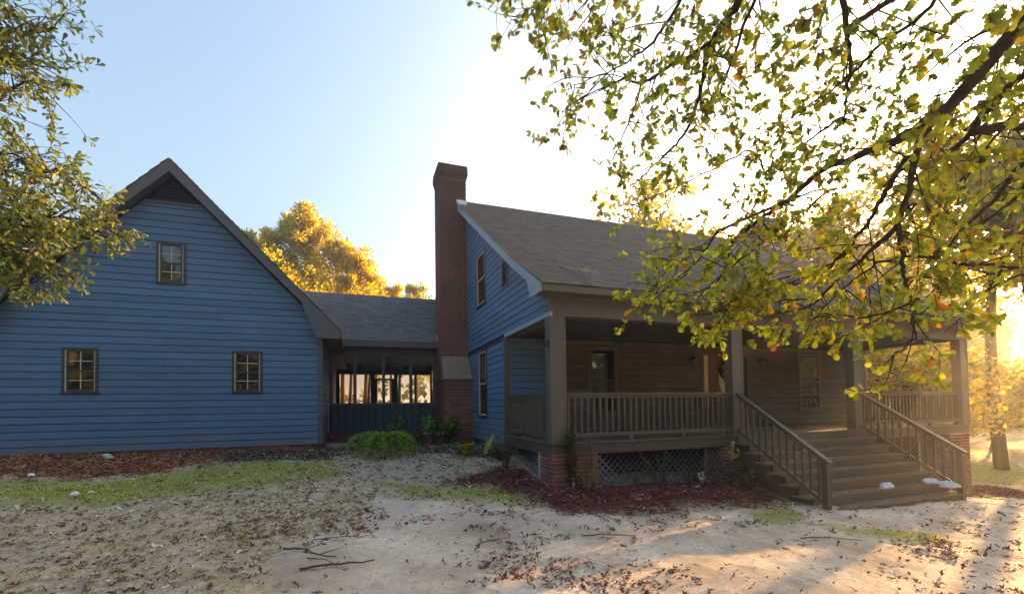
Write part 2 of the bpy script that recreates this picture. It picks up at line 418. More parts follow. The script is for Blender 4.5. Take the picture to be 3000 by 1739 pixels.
GZ = GZ + near * ((vnoise(GX, GY, .55, 1) - .5) * .035 + (vnoise(GX, GY, .17, 2) - .5) * .022 + (vnoise(GX, GY, .09, 3) - .5) * .022)
md = np.where(near, np.clip((pdist('mulch', GX, GY) + .05) / .35, 0, 1), 0)
GZ = GZ + md * (.03 + .07 * vnoise(GX, GY, .5, 4))
nx_, ny_ = len(gx), len(gy)
idx = np.arange(nx_ * ny_).reshape(ny_, nx_)
GF = np.stack([idx[:-1, :-1], idx[:-1, 1:], idx[1:, 1:], idx[1:, :-1]], -1).reshape(-1, 4)
GV = np.stack([GX, GY, GZ], -1).reshape(-1, 3)
def ground_mat():
    m, nt, b = newmat("yard_soil"); L = nt.links.new
    geo = N_(nt, "ShaderNodeNewGeometry")
    def noise(s, d=6, r=.6, st=None):
        n = N_(nt, "ShaderNodeTexNoise"); n.inputs['Scale'].default_value = s; n.inputs['Detail'].default_value = d; n.inputs['Roughness'].default_value = r
        L(geo.outputs['Position'], n.inputs['Vector']); return n.outputs['Fac']
    def ramp(f, a, bb, ca, cb):
        r = N_(nt, "ShaderNodeValToRGB"); e = r.color_ramp.elements
        e[0].position, e[1].position = a, bb; e[0].color, e[1].color = rgb(ca), rgb(cb)
        L(f, r.inputs[0]); return r.outputs[0]
    def mixc(f, a, bb):
        x = N_(nt, "ShaderNodeMix", data_type='RGBA'); L(f, x.inputs[0]); L(a, x.inputs[6]); L(bb, x.inputs[7]); return x.outputs[2]
    n1, n2, n3 = noise(2.5), noise(11, 8, .7), noise(60, 4, .7)
    a1 = N_(nt, "ShaderNodeAttribute", attribute_name="patch_a"); a2 = N_(nt, "ShaderNodeAttribute", attribute_name="patch_b")
    s1 = N_(nt, "ShaderNodeSeparateColor"); L(a1.outputs['Color'], s1.inputs[0])
    s2 = N_(nt, "ShaderNodeSeparateColor"); L(a2.outputs['Color'], s2.inputs[0])
    def mask(o, amp=.5, soft=.09):
        ad = N_(nt, "ShaderNodeMath", operation='MULTIPLY_ADD'); L(n2, ad.inputs[0]); ad.inputs[1].default_value = amp; L(o, ad.inputs[2])
        r = N_(nt, "ShaderNodeMapRange"); r.inputs[1].default_value = .5 + amp * .5 - soft; r.inputs[2].default_value = .5 + amp * .5 + soft; L(ad.outputs[0], r.inputs[0]); return r.outputs[0]
    n4, n5 = noise(.9, 7, .65), noise(26, 6, .75)
    base = ramp(n2, .30, .70, (.36, .25, .155), (.74, .59, .41))
    base = mixc(ramp(n1, .48, .66, (0, 0, 0), (.8, .8, .8)), base, ramp(n3, .3, .7, (.24, .20, .085), (.46, .38, .2)))
    dirt = ramp(n4, .34, .62, (.44, .345, .265), (.80, .675, .535))
    dirt = mixc(ramp(n2, .46, .74, (0, 0, 0), (.8, .8, .8)), dirt, ramp(n5, .3, .7, (.30, .225, .16), (.56, .45, .335)))
    dirt = mixc(ramp(n5, .56, .68, (0, 0, 0), (.75, .75, .75)), dirt, ramp(n3, .3, .7, (.20, .14, .10), (.36, .27, .2)))
    c = mixc(mask(s2.outputs[1]), base, dirt)
    c = mixc(mask(s2.outputs[2]), c, ramp(n3, .3, .7, (.035, .026, .02), (.13, .10, .075)))
    c = mixc(mask(s2.outputs[0], 1.1, .12), c, ramp(n2, .35, .65, (.33, .255, .175), (.60, .50, .37)))
    c = mixc(mask(s1.outputs[0], 1.0, .14), c, ramp(n3, .3, .7, (.25, .24, .085), (.46, .43, .18)))
    c = mixc(mask(s1.outputs[1], .9, .12), c, ramp(n3, .3, .7, (0.224, 0.105, 0.056), (0.42, 0.21, 0.119)))
    c = mixc(mask(s1.outputs[2], 1.1, .12), c, ramp(n3, .3, .7, (.075, .03, .024), (.20, .08, .06)))
    L(c, b.inputs['Base Color']); b.inputs['Roughness'].default_value = .95; b.inputs['Specular IOR Level'].default_value = .1
    bp = N_(nt, "ShaderNodeBump"); bp.inputs['Strength'].default_value = .8; bp.inputs['Distance'].default_value = .035
    ma = N_(nt, "ShaderNodeMath", operation='ADD'); L(n2, ma.inputs[0]); L(n3, ma.inputs[1]); L(ma.outputs[0], bp.inputs['Height']); L(bp.outputs[0], b.inputs['Normal'])
    return m
gme = npmesh("ground", GV, GF, ground_mat(), True)
fx, fy = GV[:, 0], GV[:, 1]
enc = lambda k: np.clip(.5 + np.where(near.reshape(-1), pdist(k, fx, fy), -1), 0, 1)
for an, ks in (("patch_a", ('grass', 'straw', 'mulch')), ("patch_b", ('sand', 'dirt', 'soil'))):
    a = gme.color_attributes.new(an, 'FLOAT_COLOR', 'POINT')
    t = np.ones((len(GV), 4), np.float32)
    for i, k in enumerate(ks): t[:, i] = enc(k)
    a.data.foreach_set("color", t.reshape(-1))
tag(link("ground", gme), kind='structure')

# ------------------------------------------------------------------ building kit
EXP = .157
def plank_rows(fr, parent, z0, z1, left, right, holes=(), mat_=None, name="plank"):
    """lapped siding: one object per board, cut at openings and along the roof slopes"""
    k = 0; mat_ = mat_ or M_SIDE
    z = z0
    while z < z1 - .02:
        zt = min(z + EXP - .014, z1 + .004)
        segs = [(left(z), right(z), left(zt), right(zt))]
        for (a, b_, c, d) in holes:
            ov = min(d, zt) - max(c, z)
            if ov > .45 * EXP:
                new = []
                for (lb, rb, lt, rt) in segs:
                    if b_ <= min(lb, lt) or a >= max(rb, rt): new.append((lb, rb, lt, rt)); continue
                    if a > max(lb, lt) + .02: new.append((lb, a, lt, a))
                    if b_ < min(rb, rt) - .02: new.append((b_, rb, b_, rt))
                segs = new
        cut = []
        for (lb, rb, lt, rt) in segs:
            q = lb + 1.2 + 3.2 * rnd.random()
            while q < min(rb, rt) - .8 and q > max(lb, lt):
                cut.append((lb, q - .0015, lt, q - .0015)); lb = lt = q + .0015; q += 3.0 + 1.6 * rnd.random()
            cut.append((lb, rb, lt, rt))
        for (lb, rb, lt, rt) in cut:
            if rb - lb < .03: continue
            if rt < lt: rt = lt = (rt + lt) / 2
            j = .003 * (rnd.random() - .5)
            P = [fr.p(lb, 0, z), fr.p(rb, 0, z), fr.p(rb, .027 + j, z), fr.p(lb, .027 + j, z), fr.p(lt, 0, zt), fr.p(rt, 0, zt), fr.p(rt, .019 + j, zt), fr.p(lt, .019 + j, zt)]
            MB().hexa(P).build(name, mat_, parent)
        z += EXP
def casing(fr, parent, u0, u1, z0, z1, lites=None, wt=.075, glassn=.012, liner=True, frame=M_DTRIM, name="window"):
    """double-hung window: casing mesh > panes, sash, muntins, jamb liner"""
    f = MB()
    f.fbox(fr, u0, u1, .0, .042, z1 - wt, z1).fbox(fr, u0 + .002, u0 + wt, .0, .040, z0 + .05, z1 - wt)
    f.fbox(fr, u1 - wt, u1 - .002, .0, .040, z0 + .05, z1 - wt).fbox(fr, u0 - .01, u1 + .01, .0, .058, z0, z0 + .05)
    o = f.build(name, frame, parent)
    a, b_, c, d = u0 + wt, u1 - wt, z0 + .05, z1 - wt
    zm = (c + d) / 2
    if liner:
        MB().fbox(fr, a, a + .022, .0, .034, c, d).fbox(fr, b_ - .016, b_, .0, .034, c, d).build("jamb_liner", M_CREAM, o)
        a += .022; b_ -= .016
    for (s0, s1, n) in ((zm - .02, d, .016), (c, zm + .02, .006)):
        s = MB()
        st = .032
        s.fbox(fr, a, a + st, n - .005, n + .018, s0, s1).fbox(fr, b_ - st, b_, n - .005, n + .018, s0, s1)
        s.fbox(fr, a + st, b_ - st, n - .005, n + .018, s1 - .035, s1).fbox(fr, a + st, b_ - st, n - .005, n + .018, s0, s0 + (.05 if s0 == c else .035))
        s.build("sash", M_DTRIM if lites else M_CREAM if liner else M_DTRIM, o)
        ga, gb, gc, gd = a + st, b_ - st, s0 + (.05 if s0 == c else .035), s1 - .035
        if lites:
            um, zz = (ga + gb) / 2, (gc + gd) / 2
            MB().fbox(fr, um - .009, um + .009, n - .002, n + .013, gc, gd).fbox(fr, ga, um - .009, n - .002, n + .012, zz - .009, zz + .009).fbox(fr, um + .009, gb, n - .002, n + .012, zz - .009, zz + .009).build("muntin", M_CREAM, o)
            cells = [(ga, um, gc, zz), (um, gb, gc, zz), (ga, um, zz, gd), (um, gb, zz, gd)]
        else: cells = [(ga, gb, gc, gd)]
        for (p, q, r_, t) in cells:
            MB().fbox(fr, p, q, n - .004, n + .002, r_, t).build("pane", M_GLASS if liner else M_GLASS2, o)
    return o
UNIT = MB().box(-.5, .5, -.5, .5, -.5, .5).mesh("brick", M_BRICK)
def bricks(core, x0, x1, y0, y1, z0, z1, limit=0, faces="FLRB", course=.0767, rows=None, shrink=0.):
    """running bond round a rectangular core: individual bricks up to limit, the rest joined"""
    out = MB(); n = 0; z = z0; k = 0
    BL, D_, g = .2, .092, .011
    while z < z1 - .03:
        h = min(course - g, z1 - z)
        items = []
        off = (k % 2) * .5
        def run(a, b_):
            s, e = a, b_; p = a - (BL + g) * off; r_ = []
            while p < b_ - .005:
                q0, q1 = max(p, a), min(p + BL, b_)
                if q1 - q0 > .03: r_.append((q0, q1))
                p += BL + g
            return r_
        if "F" in faces: items += [('F', q0, q1, y0 - .004, y0 + D_) for q0, q1 in run(x0 - .004, x1 + .004)]
        if "B" in faces: items += [('F', q0, q1, y1 - D_, y1 + .004) for q0, q1 in run(x0 - .004, x1 + .004)]
        if "L" in faces: items += [('S', q0, q1, x0 - .004, x0 + D_) for q0, q1 in run(y0 + D_ + g, y1 - D_ - g)]
        if "R" in faces: items += [('S', q0, q1, x1 - D_, x1 + .004) for q0, q1 in run(y0 + D_ + g, y1 - D_ - g)]
        for i, (t, q0, q1, d0, d1) in enumerate(items):
            j = (rnd.random() - .5) * .004
            if t == 'F': bx = (q0, q1, d0 + j, d1 + j, z, z + h)
            else: bx = (d0 + j, d1 + j, q0, q1, z, z + h)
            if n < limit:
                o = link("brick", UNIT, core)
                o.location = ((bx[0] + bx[1]) / 2, (bx[2] + bx[3]) / 2, (bx[4] + bx[5]) / 2)
                o.scale = (bx[1] - bx[0], bx[3] - bx[2], bx[5] - bx[4])
                n += 1
            else: out.box(*bx)
        z += course; k += 1
    if out.v: tag(out.build("brickwork", M_BRICK, core), kind='stuff')
    return n
def shingles(pts, u, e=.145, tab=.32, col=(.215, .195, .175), parent=None, name="shingles", ulen=1.0, u0=0.0):
    """courses of tabs up a profile; pts = slope polyline [(p, z)...] in a frame function u(along, p, z)"""
    V, F, T = [], [], []
    P = np.array(pts, float); seg = np.linalg.norm(np.diff(P, axis=0), axis=1); cum = np.r_[0, np.cumsum(seg)]
    n = int(cum[-1] / e)
    def q(s):
        s = min(max(s, 0), cum[-1]); i = min(np.searchsorted(cum, s, side='right') - 1, len(seg) - 1)
        t = (s - cum[i]) / seg[i]; p = P[i] * (1 - t) + P[i + 1] * t
        d = (P[i + 1] - P[i]) / seg[i]; nn = np.array([-d[1], d[0]]);  nn *= 1 if nn[1] > 0 else -1
        return p, nn
    for k in range(n + 1):
        s0, s1 = k * e, min((k + 1) * e + .02, cum[-1])
        if s1 - s0 < .02: continue
        (pa, na), (pb, nb) = q(s0), q(s1)
        x = u0 - (k % 2) * tab * .5 - rnd.random() * .06
        while x < u0 + ulen:
            wdt = tab * rnd.choice((.55, .8, 1, 1, 1.3)); a, b_ = max(x, u0), min(x + wdt - .004, u0 + ulen)
            x += wdt
            if b_ - a < .02: continue
            lift = .020 + .008 * rnd.random()
            A0, A1, B1 = pa + na * .001, pa + na * lift, pb + nb * .003
            i = len(V)
            V += [u(a, *A0), u(b_, *A0), u(a, *A1), u(b_, *A1), u(a, *B1), u(b_, *B1)]
            F += [(i, i + 1, i + 3, i + 2), (i + 2, i + 3, i + 5, i + 4)]
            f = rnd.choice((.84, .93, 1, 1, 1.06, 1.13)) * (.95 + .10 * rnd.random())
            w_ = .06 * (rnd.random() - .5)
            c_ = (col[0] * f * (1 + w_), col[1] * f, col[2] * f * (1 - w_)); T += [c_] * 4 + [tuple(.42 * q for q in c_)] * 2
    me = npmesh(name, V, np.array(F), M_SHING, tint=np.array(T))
    return tag(link(name, me, parent), kind='stuff')

# ================================================================== the house
HOUSE = thing("house", "long house with front porch, brick end chimneys and grey shingle roof", "house", (6.3, 6.7, G(6.3, 6.7)))
HX1 = 12.64
RP = [(-.30, 2.86), (1.13, 3.72), (6.76, 7.45)]           # roof profile (y, z)
RPB = RP + [(12.39, 3.72), (13.82, 2.86)]
def zroof(y):
    return float(np.interp(y, [p[0] for p in RPB], [p[1] for p in RPB]))
XL, XR = -.30, HX1 + .30
# shell walls
sh = MB()
sh.box(.03, .13, 2.63, 10.9, -.234, 2.40)                                   # left wall
sh.box(HX1 - .13, HX1 - .03, 2.63, 10.9, -.234, 2.40)                        # right wall
sh.box(.13, HX1 - .13, 2.63, 2.75, -.30, 2.40)                              # front wall
sh.box(.13, HX1 - .13, 10.8, 10.9, -2.4, 2.40)                              # rear wall
for x in (.03, HX1 - .13):                                                  # gable triangles over the porches too
    sh.prism([(x, .06, 2.41), (x, 13.46, 2.41), (x, 13.46, 2.8), (x, 12.39, 3.55), (x, 6.76, 7.28), (x, 1.13, 3.55), (x, .06, 2.8)], (.1, 0, 0))
sh.build("wall", M_PLY, HOUSE)
FL = Fr((0, 0, 0), (0, -1, 0), (-1, 0, 0))   # left gable wall, u = -Y
FL2 = Fr((.03, 0, 0), (0, -1, 0), (-1, 0, 0))
FF = Fr((0, 2.63, 0), (1, 0, 0), (0, -1, 0))
FR_ = Fr((HX1 - .03, 0, 0), (0, 1, 0), (1, 0, 0))
def front_lim(z):
    if z < 2.30: return -2.66
    ys = np.interp(z + .17, [2.86, 3.72, 7.45], [-.30, 1.13, 6.76])
    return -max(.02, ys)
LW1, LW2 = (-5.10, -4.18, .40, 2.30), (-5.17, -4.20, 3.54, 5.09)
VENT = (-2.72, -2.33, 3.56, 4.12)
plank_rows(FL2, HOUSE, -.235, 2.28, lambda z: -8.2, lambda z: -2.72, [LW1])
plank_rows(FL2, HOUSE, 2.415, 7.0, lambda z: max(-8.2, -6.76 - max(0, (7.2 - z) / .663)), front_lim, [LW2, VENT])
plank_rows(FF, HOUSE, .03, 2.32, lambda u: .04, lambda u: 1.44)
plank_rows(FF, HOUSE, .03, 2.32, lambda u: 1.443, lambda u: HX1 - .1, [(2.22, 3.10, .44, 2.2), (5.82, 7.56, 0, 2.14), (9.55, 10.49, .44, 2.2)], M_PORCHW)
plank_rows(FR_, HOUSE, 2.415, 6.9, lambda z: max(.02, float(np.interp(z + .17, [2.86, 3.72, 7.45], [-.3, 1.13, 6.76]))), lambda z: 6.0)
plank_rows(FR_, HOUSE, -.235, 2.28, lambda z: 2.72, lambda z: 10.8)
MB().fbox(FL, -2.72, -2.60, -.06, .012, -.20, 2.33).build("corner_board", M_TRIM, HOUSE)
MB().box(HX1 - .10, HX1 + .012, 2.585, 2.72, -.20, 2.33).build("corner_board", M_TRIM, HOUSE)
MB().box(.02, .10, 2.580, 2.598, .002, 2.33).build("corner_board", M_TRIM, HOUSE)
MB().fbox(FL, -2.60, .02, -.05, .016, 2.33, 2.41).build("porch_gable_trim", M_RAKE, HOUSE)
casing(FL2, HOUSE, *LW1); casing(FL2, HOUSE, *LW2)
v = MB()
v.prism([FL2.p(-2.72, 0, 3.56), FL2.p(-2.33, 0, 3.56), FL2.p(-2.33, 0, 4.10), FL2.p(-2.72, 0, 4.22)], (-.02, 0, 0))
vo = v.build("louvre_vent", M_BLACK, HOUSE)
MB().fbox(FL2, -2.76, -2.70, 0, .045, 3.52, 4.24).fbox(FL2, -2.35, -2.29, 0, .045, 3.52, 4.08).fbox(FL2, -2.70, -2.35, 0, .045, 3.50, 3.56).build("vent_frame", M_TRIM, vo)
for k in range(9):
    z = 3.58 + k * .062
    MB().hexa([FL2.p(-2.70, .02, z + .03), FL2.p(-2.35, .02, z + .03), FL2.p(-2.35, .05, z), FL2.p(-2.70, .05, z), FL2.p(-2.70, .022, z + .045), FL2.p(-2.35, .022, z + .045), FL2.p(-2.35, .055, z + .012), FL2.p(-2.70, .055, z + .012)]).build("slat", M_TRIM, vo)
# foundation
fb = MB().box(.06, .2, 2.7, 10.8, -.95, -.235).box(HX1 - .2, HX1 - .06, 2.7, 10.8, -2.6, -.235).build("foundation", M_MORTAR, HOUSE)
bricks(fb, .05, .3, 2.66, 5.8, -.85, -.25, 90, "L")
# roof
rf = MB()
top = [(XL + .03, y, z) for y, z in RPB]; bot = [(XL + .03, y, z - .13) for y, z in reversed(RPB)]
rf.prism(top + bot, (XR - XL - .06, 0, 0))
roof = rf.build("roof", M_DTRIM, HOUSE)
uf = lambda a, p, z: (a, p, z)
shingles([(-.36, 2.842)] + RP[1:], uf, parent=roof, u0=XL - .02, ulen=XR - XL + .04)
shingles([(13.86, 2.845), (12.39, 3.72), (6.76, 7.45)], uf, parent=roof, u0=XL - .02, ulen=XR - XL + .04, e=.29, tab=.6)
rc = MB()
for k in range(44):
    a = .02 + k * .287
    rc.hexa([(a, 6.60, 7.353 + .012), (a + .3, 6.60, 7.353 + .006), (a + .3, 6.76, 7.463 + .006), (a, 6.76, 7.463 + .012), (a, 6.61, 7.375), (a + .3, 6.61, 7.369), (a + .3, 6.76, 7.475), (a, 6.76, 7.481)])
rc.build("ridge_cap", mat("ridge_shingle", (.10, .088, .08), .95, .1, 30, .2), roof)
for x, s in ((XL, 1), (XR - .035, -1)):
    rk = MB()
    rk.prism([(x, -.30, 2.85), (x, 1.13, 3.71), (x, 6.30, 7.13), (x, 6.30, 6.93), (x, 1.20, 3.555), (x, .36, 3.05), (x, .20, 2.69), (x, -.30, 2.70)], (.035, 0, 0))
    rk.prism([(x, 13.82, 2.85), (x, 12.39, 3.71), (x, 7.3, 7.08), (x, 7.3, 6.88), (x, 12.32, 3.555), (x, 13.16, 3.05), (x, 13.32, 2.69), (x, 13.82, 2.70)], (.035, 0, 0))
    rk.build("rake_board", M_RAKE, roof)
    s_ = MB()
    s_.prism([(x + .036, .0, 2.90), (x + .036, 1.13, 3.575), (x + .036, 6.6, 7.2), (x + .036, 6.6, 7.18), (x + .036, 1.13, 3.555), (x + .036, .0, 2.88)], (.27, 0, 0))
    s_.build("rake_soffit", M_TRIM, roof)
MB().box(XL + .036, XR - .036, -.325, -.302, 2.705, 2.838).build("fascia", M_TRIM, roof)
MB().box(XL + .036, XR - .036, 13.822, 13.845, 2.705, 2.838).build("fascia", M_TRIM, roof)
MB().box(XL + .036, XR - .036, -.301, .10, 2.70, 2.72).build("soffit", M_TRIM, roof)
for x in (XL - .012, XR + .004):
    MB().prism([(x, 5.9, 6.88), (x, 6.31, 7.15), (x, 6.31, 7.24), (x, 5.9, 6.97)], (.008, 0, 0)).build("step_flashing", M_FLASH, roof)
MB().box(XL - .01, .02, 6.272, 6.285, 7.12, 7.27).build("chimney_flashing", M_FLASH, roof)
MB().box(XR - .32, XR + .01, 6.272, 6.285, 7.12, 7.27).build("chimney_flashing", M_FLASH, roof)
# porch: beams, ceiling, floor
bm_ = MB().box(.0, HX1, .0, .22, 2.335, 2.56).box(.008, HX1 - .008, .008, .22, 2.562, 2.70).box(.16, HX1 - .16, -.012, -.002, 2.34, 2.44)
bm_.box(.12, .34, .22, 2.60, 2.335, 2.405).box(HX1 - .34, HX1 - .01, .22, 2.60, 2.335, 2.405)
bm_.build("porch_beam", M_TRIM, HOUSE)
MB().box(.14, HX1 - .14, .1, 2.63, 2.41, 2.44).build("porch_ceiling", M_CEIL, HOUSE)
rim = MB().box(.015, HX1 - .015, .02, .06, -.215, -.034).box(.015, .055, .06, 2.6, -.215, -.034).box(HX1 - .055, HX1 - .015, .06, 2.6, -.215, -.034)
rim.box(.06, HX1 - .06, .5, .54, -.2, -.034).box(.06, HX1 - .06, 1.5, 1.54, -.2, -.034).box(.06, HX1 - .06, 2.5, 2.54, -.2, -.034)
rim = rim.build("rim_joist", M_RAIL, HOUSE)
x = -.02
while x < HX1 + .02:
    wd = min(.138, HX1 + .02 - x)
    j = rnd.random() * .012
    MB().box(x, x + wd - .006, -.022 - j, 2.60, -.032, -.0005 * (rnd.random() * 4)).build("deck_board", M_DECK, rim)
    x += .138
COLX = [(0, .31), (4.27, 4.56), (8.06, 8.40), (12.33, HX1)]
for a, c in COLX:
    p = MB().box(a, c, .004, .205, .0, 2.334)
    p.box(a - .006, a + .03, -.004, .209, .002, 2.332)
    p.box(c - .03, c + .006, -.004, .209, .002, 2.332)
    p.build("porch_column", M_TRIM, HOUSE)
def railing(a, b_, n, blocks=(), name="porch_railing", over=.0):
    a, b_ = np.array(a, float), np.array(b_, float); zz = np.array([0, 0, 1.])
    r_ = MB().bar(a + zz * .895, b_ + zz * .895, .095, .042).bar(a + zz * .845, b_ + zz * .845, .04, .055).bar(a + zz * .125, b_ + zz * .125, .05, .075)
    for t in blocks:
        p = a * (1 - t) + b_ * t; r_.box(p[0] - .045, p[0] + .045, p[1] - .03, p[1] + .03, p[2], p[2] + .086)
    o = r_.build(name, M_RAIL, HOUSE)
    d = (b_ - a); tdir = d / np.linalg.norm(d)
    for k in range(n):
        p = a + d * (k + .5) / n
        q = .019 + .001 * rnd.random()
        sl = d[2] / max(np.hypot(d[0], d[1]), 1e-6)
        MB().box(p[0] - q, p[0] + q, p[1] - q, p[1] + q, p[2] + .163 + over, p[2] + .816).build("baluster", M_RAIL, o)
    return o
railing((.32, .09, 0), (4.26, .09, 0), 29, (.0125, .36, .68, .985))
railing((8.41, .09, 0), (12.32, .09, 0), 29, (.0125, .36, .68, .985))
railing((.09, 2.57, 0), (.09, .22, 0), 17, (.02, .5, .98))
railing((HX1 - .09, 2.57, 0), (HX1 - .09, .22, 0), 17, (.02, .5, .98))
# brick piers and lattice
def pier(x0, x1, y0, y1, zb, lim):
    c = MB().box(x0 + .005, x1 - .005, y0 + .005, y1 - .005, zb, -.216).build("brick_pier", M_MORTAR, HOUSE)
    bricks(c, x0, x1, y0, y1, zb + .01, -.22, lim, "FLR" if x1 < 5 else "FL")
pier(.03, .96, .035, .74, -1.15, 260)
pier(4.02, 4.63, .035, .64, -1.35, 120)
pier(8.02, 8.62, .035, .64, -1.7, 60)
pier(11.80, HX1 - .01, .035, .74, -2.1, 220)
def lattice(fr, u0, u1, zb, zt):
    L_ = MB().fbox(fr, u0, u1, -.06, -.05, zb - .2, zb - .19)
    lp = MB().fbox(fr, u0, u1, -.01, .008, zt - .03, zt).build("lattice_panel", M_TRIM, HOUSE)
    pitch, wd = .096, .042
    H = zt - zb
    for sgn, n in ((1, -.004), (-1, .004)):
        c = u0 - H if sgn > 0 else u0
        while c < (u1 if sgn > 0 else u1 + H):
            # line u = c + sgn*(z-zb)
            a0, a1 = (c, zb), (c + sgn * H, zt)
            ulo, uhi = min(a0[0], a1[0]), max(a0[0], a1[0])
            s0, s1 = max(u0, ulo), min(u1, uhi)
            if s1 - s0 > .02:
                z_ = lambda u: zb + sgn * (u - c)
                h = wd * .707
                P = []
                za, zb_ = z_(s0), z_(s1)
                q = [(s0, za - h), (s1, zb_ - h), (s1, zb_ + h), (s0, za + h)]
                q = [(u, min(max(z, zb - .01), zt - .031)) for u, z in q]
                MB().prism([fr.p(u, n, z) for u, z in q], fr.n * .006).build("slat", M_LATT, lp)
            c += pitch * 1.414 / 1.0
lattice(Fr((0, .06, 0), (1, 0, 0), (0, -1, 0)), .97, 4.01, -1.10, -.216)
lattice(Fr((0, .06, 0), (1, 0, 0), (0, -1, 0)), 8.63, 11.79, -1.75, -.216)
lattice(Fr((.055, 0, 0), (0, -1, 0), (-1, 0, 0)), -2.58, -.75, -.85, -.216)
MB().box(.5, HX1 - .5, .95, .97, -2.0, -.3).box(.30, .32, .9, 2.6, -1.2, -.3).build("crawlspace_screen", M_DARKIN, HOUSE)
# front windows and door
casing(FF, HOUSE, 2.22, 3.10, .44, 2.2, liner=False, frame=M_TRIM); casing(FF, HOUSE, 9.55, 10.49, .44, 2.2, liner=False, frame=M_TRIM)
dt = MB().fbox(FF, 5.82, 5.90, 0, .045, .03, 2.14).fbox(FF, 7.48, 7.56, 0, .045, .03, 2.14).fbox(FF, 5.90, 7.48, 0, .044, 2.05, 2.14).fbox(FF, 6.07, 6.19, 0, .04, .06, 2.05).fbox(FF, 7.19, 7.31, 0, .04, .06, 2.05).fbox(FF, 5.80, 7.58, 0, .09, .003, .06)
fd = dt.build("entrance_frame", M_DOOR, HOUSE)
for a, c in ((5.90, 6.07), (7.31, 7.48)):
    MB().fbox(FF, a, c, -.01, .012, .55, 2.05).build("sidelight_pane", M_GLOWPANE if a < 6 else M_GLASS, fd)
    MB().fbox(FF, a, c, -.01, .018, .06, .55).build("sidelight_panel", M_DOOR, fd)
door = MB().fbox(FF, 6.19, 7.19, -.01, .02, .06, 2.05)
for (a, c, z0, z1) in ((6.28, 6.62, .16, .50), (6.76, 7.10, .16, .50), (6.28, 6.62, .56, .9), (6.76, 7.10, .56, .9)):
    door.fbox(FF, a, c, .02, .032, z0, z1); door.fbox(FF, a + .05, c - .05, .032, .040, z0 + .05, z1 - .05)
door = door.build("front_door", M_DOOR, fd)
# oval glass in the door
ov = [FF.p(6.62 + .19 * math.cos(t), .02, 1.42 + .46 * math.sin(t)) for t in np.linspace(0, 2 * math.pi, 24, endpoint=False)]
MB().prism(ov, (0, -.008, 0)).build("oval_pane", M_GLOWPANE, fd)
MB().lathe(FF.p(6.27, .02, 1.0), [(.012, 0), (.012, .03), (.03, .035), (.034, .055), (.02, .075), (.0, .078)], 10, 'y').build("door_knob", M_BLACK, fd, True)

# ---- end chimneys
def chimney(x0, x1, mirror, lim):
    y0u, y1u, y0l, y1l = 6.31, 7.21, 5.77, 7.75
    c = MB().box(x0 + .006, x1, y0l + .006, y1l - .006, -.7 if not mirror else -2.4, 1.535).box(x0 + .006, x1, y0u + .006, y1u - .006, 1.535, 8.36)
    ch = c.build("chimney", M_MORTAR, HOUSE)
    fc = "FL" if not mirror else "FR"
    bricks(ch, x0, x1, y0l, y1l, -.65 if not mirror else -2.3, 1.46, lim, fc)
    cap = MB()
    MB().box(x0 - .012, x1 + .002, y0l - .014, y1l + .014, 1.465, 1.535).build("soldier_course", M_BRICK, ch)
    for ya, yb, s in ((y0l, y0u, 1), (y1l, y1u, -1)):
        sh_ = MB().prism([(x0, ya, 1.536), (x0, yb, 2.28), (x0, yb + s * .05, 2.28), (x0, yb + s * .05, 1.536)], (x1 - x0, 0, 0)).build("shoulder", M_CAPSTONE, ch)
    # pavers laid on the sloping shoulder
    for ya, yb in ((y0l, y0u),):
        for r_ in range(4):
            for q in range(4):
                t0, t1 = r_ / 4 + .012, (r_ + 1) / 4 - .012
                a = x0 + (x1 - x0) * (q / 4) + .006 + (.1 if r_ % 2 else 0); b_ = min(a + (x1 - x0) / 4 - .012, x1)
                if b_ - a < .03: continue
                yy = lambda t: ya + (yb - ya) * t; zz = lambda t: 1.536 + .744 * t
                nrm = np.array([0, -.744, .54]) / .919
                P0 = [np.array((a, yy(t0), zz(t0))), np.array((b_, yy(t0), zz(t0))), np.array((b_, yy(t1), zz(t1))), np.array((a, yy(t1), zz(t1)))]
                MB().hexa([tuple(p + nrm * .001) for p in P0] + [tuple(p + nrm * (.008 + .006 * rnd.random())) for p in P0]).build("paver", M_CAPSTONE, ch)
    bricks(ch, x0, x1, y0u, y1u, 1.54, 7.92, 0, "FLRB")
    for k, (d, z) in enumerate(((.015, 7.93), (.03, 8.007), (.05, 8.084), (.05, 8.161), (.05, 8.238), (.04, 8.315))):
        bricks(ch, x0 - d, x1 + d, y0u - d, y1u + d, z, z + .075, 0, "FLRB")
    MB().box(x0 - .03, x1 + .03, y0u - .03, y1u + .03, 8.36, 8.385).build("crown_wash", M_CAPSTONE, ch)
chimney(-.845, .0, False, 300)
chimney(HX1, HX1 + .845, True, 0)

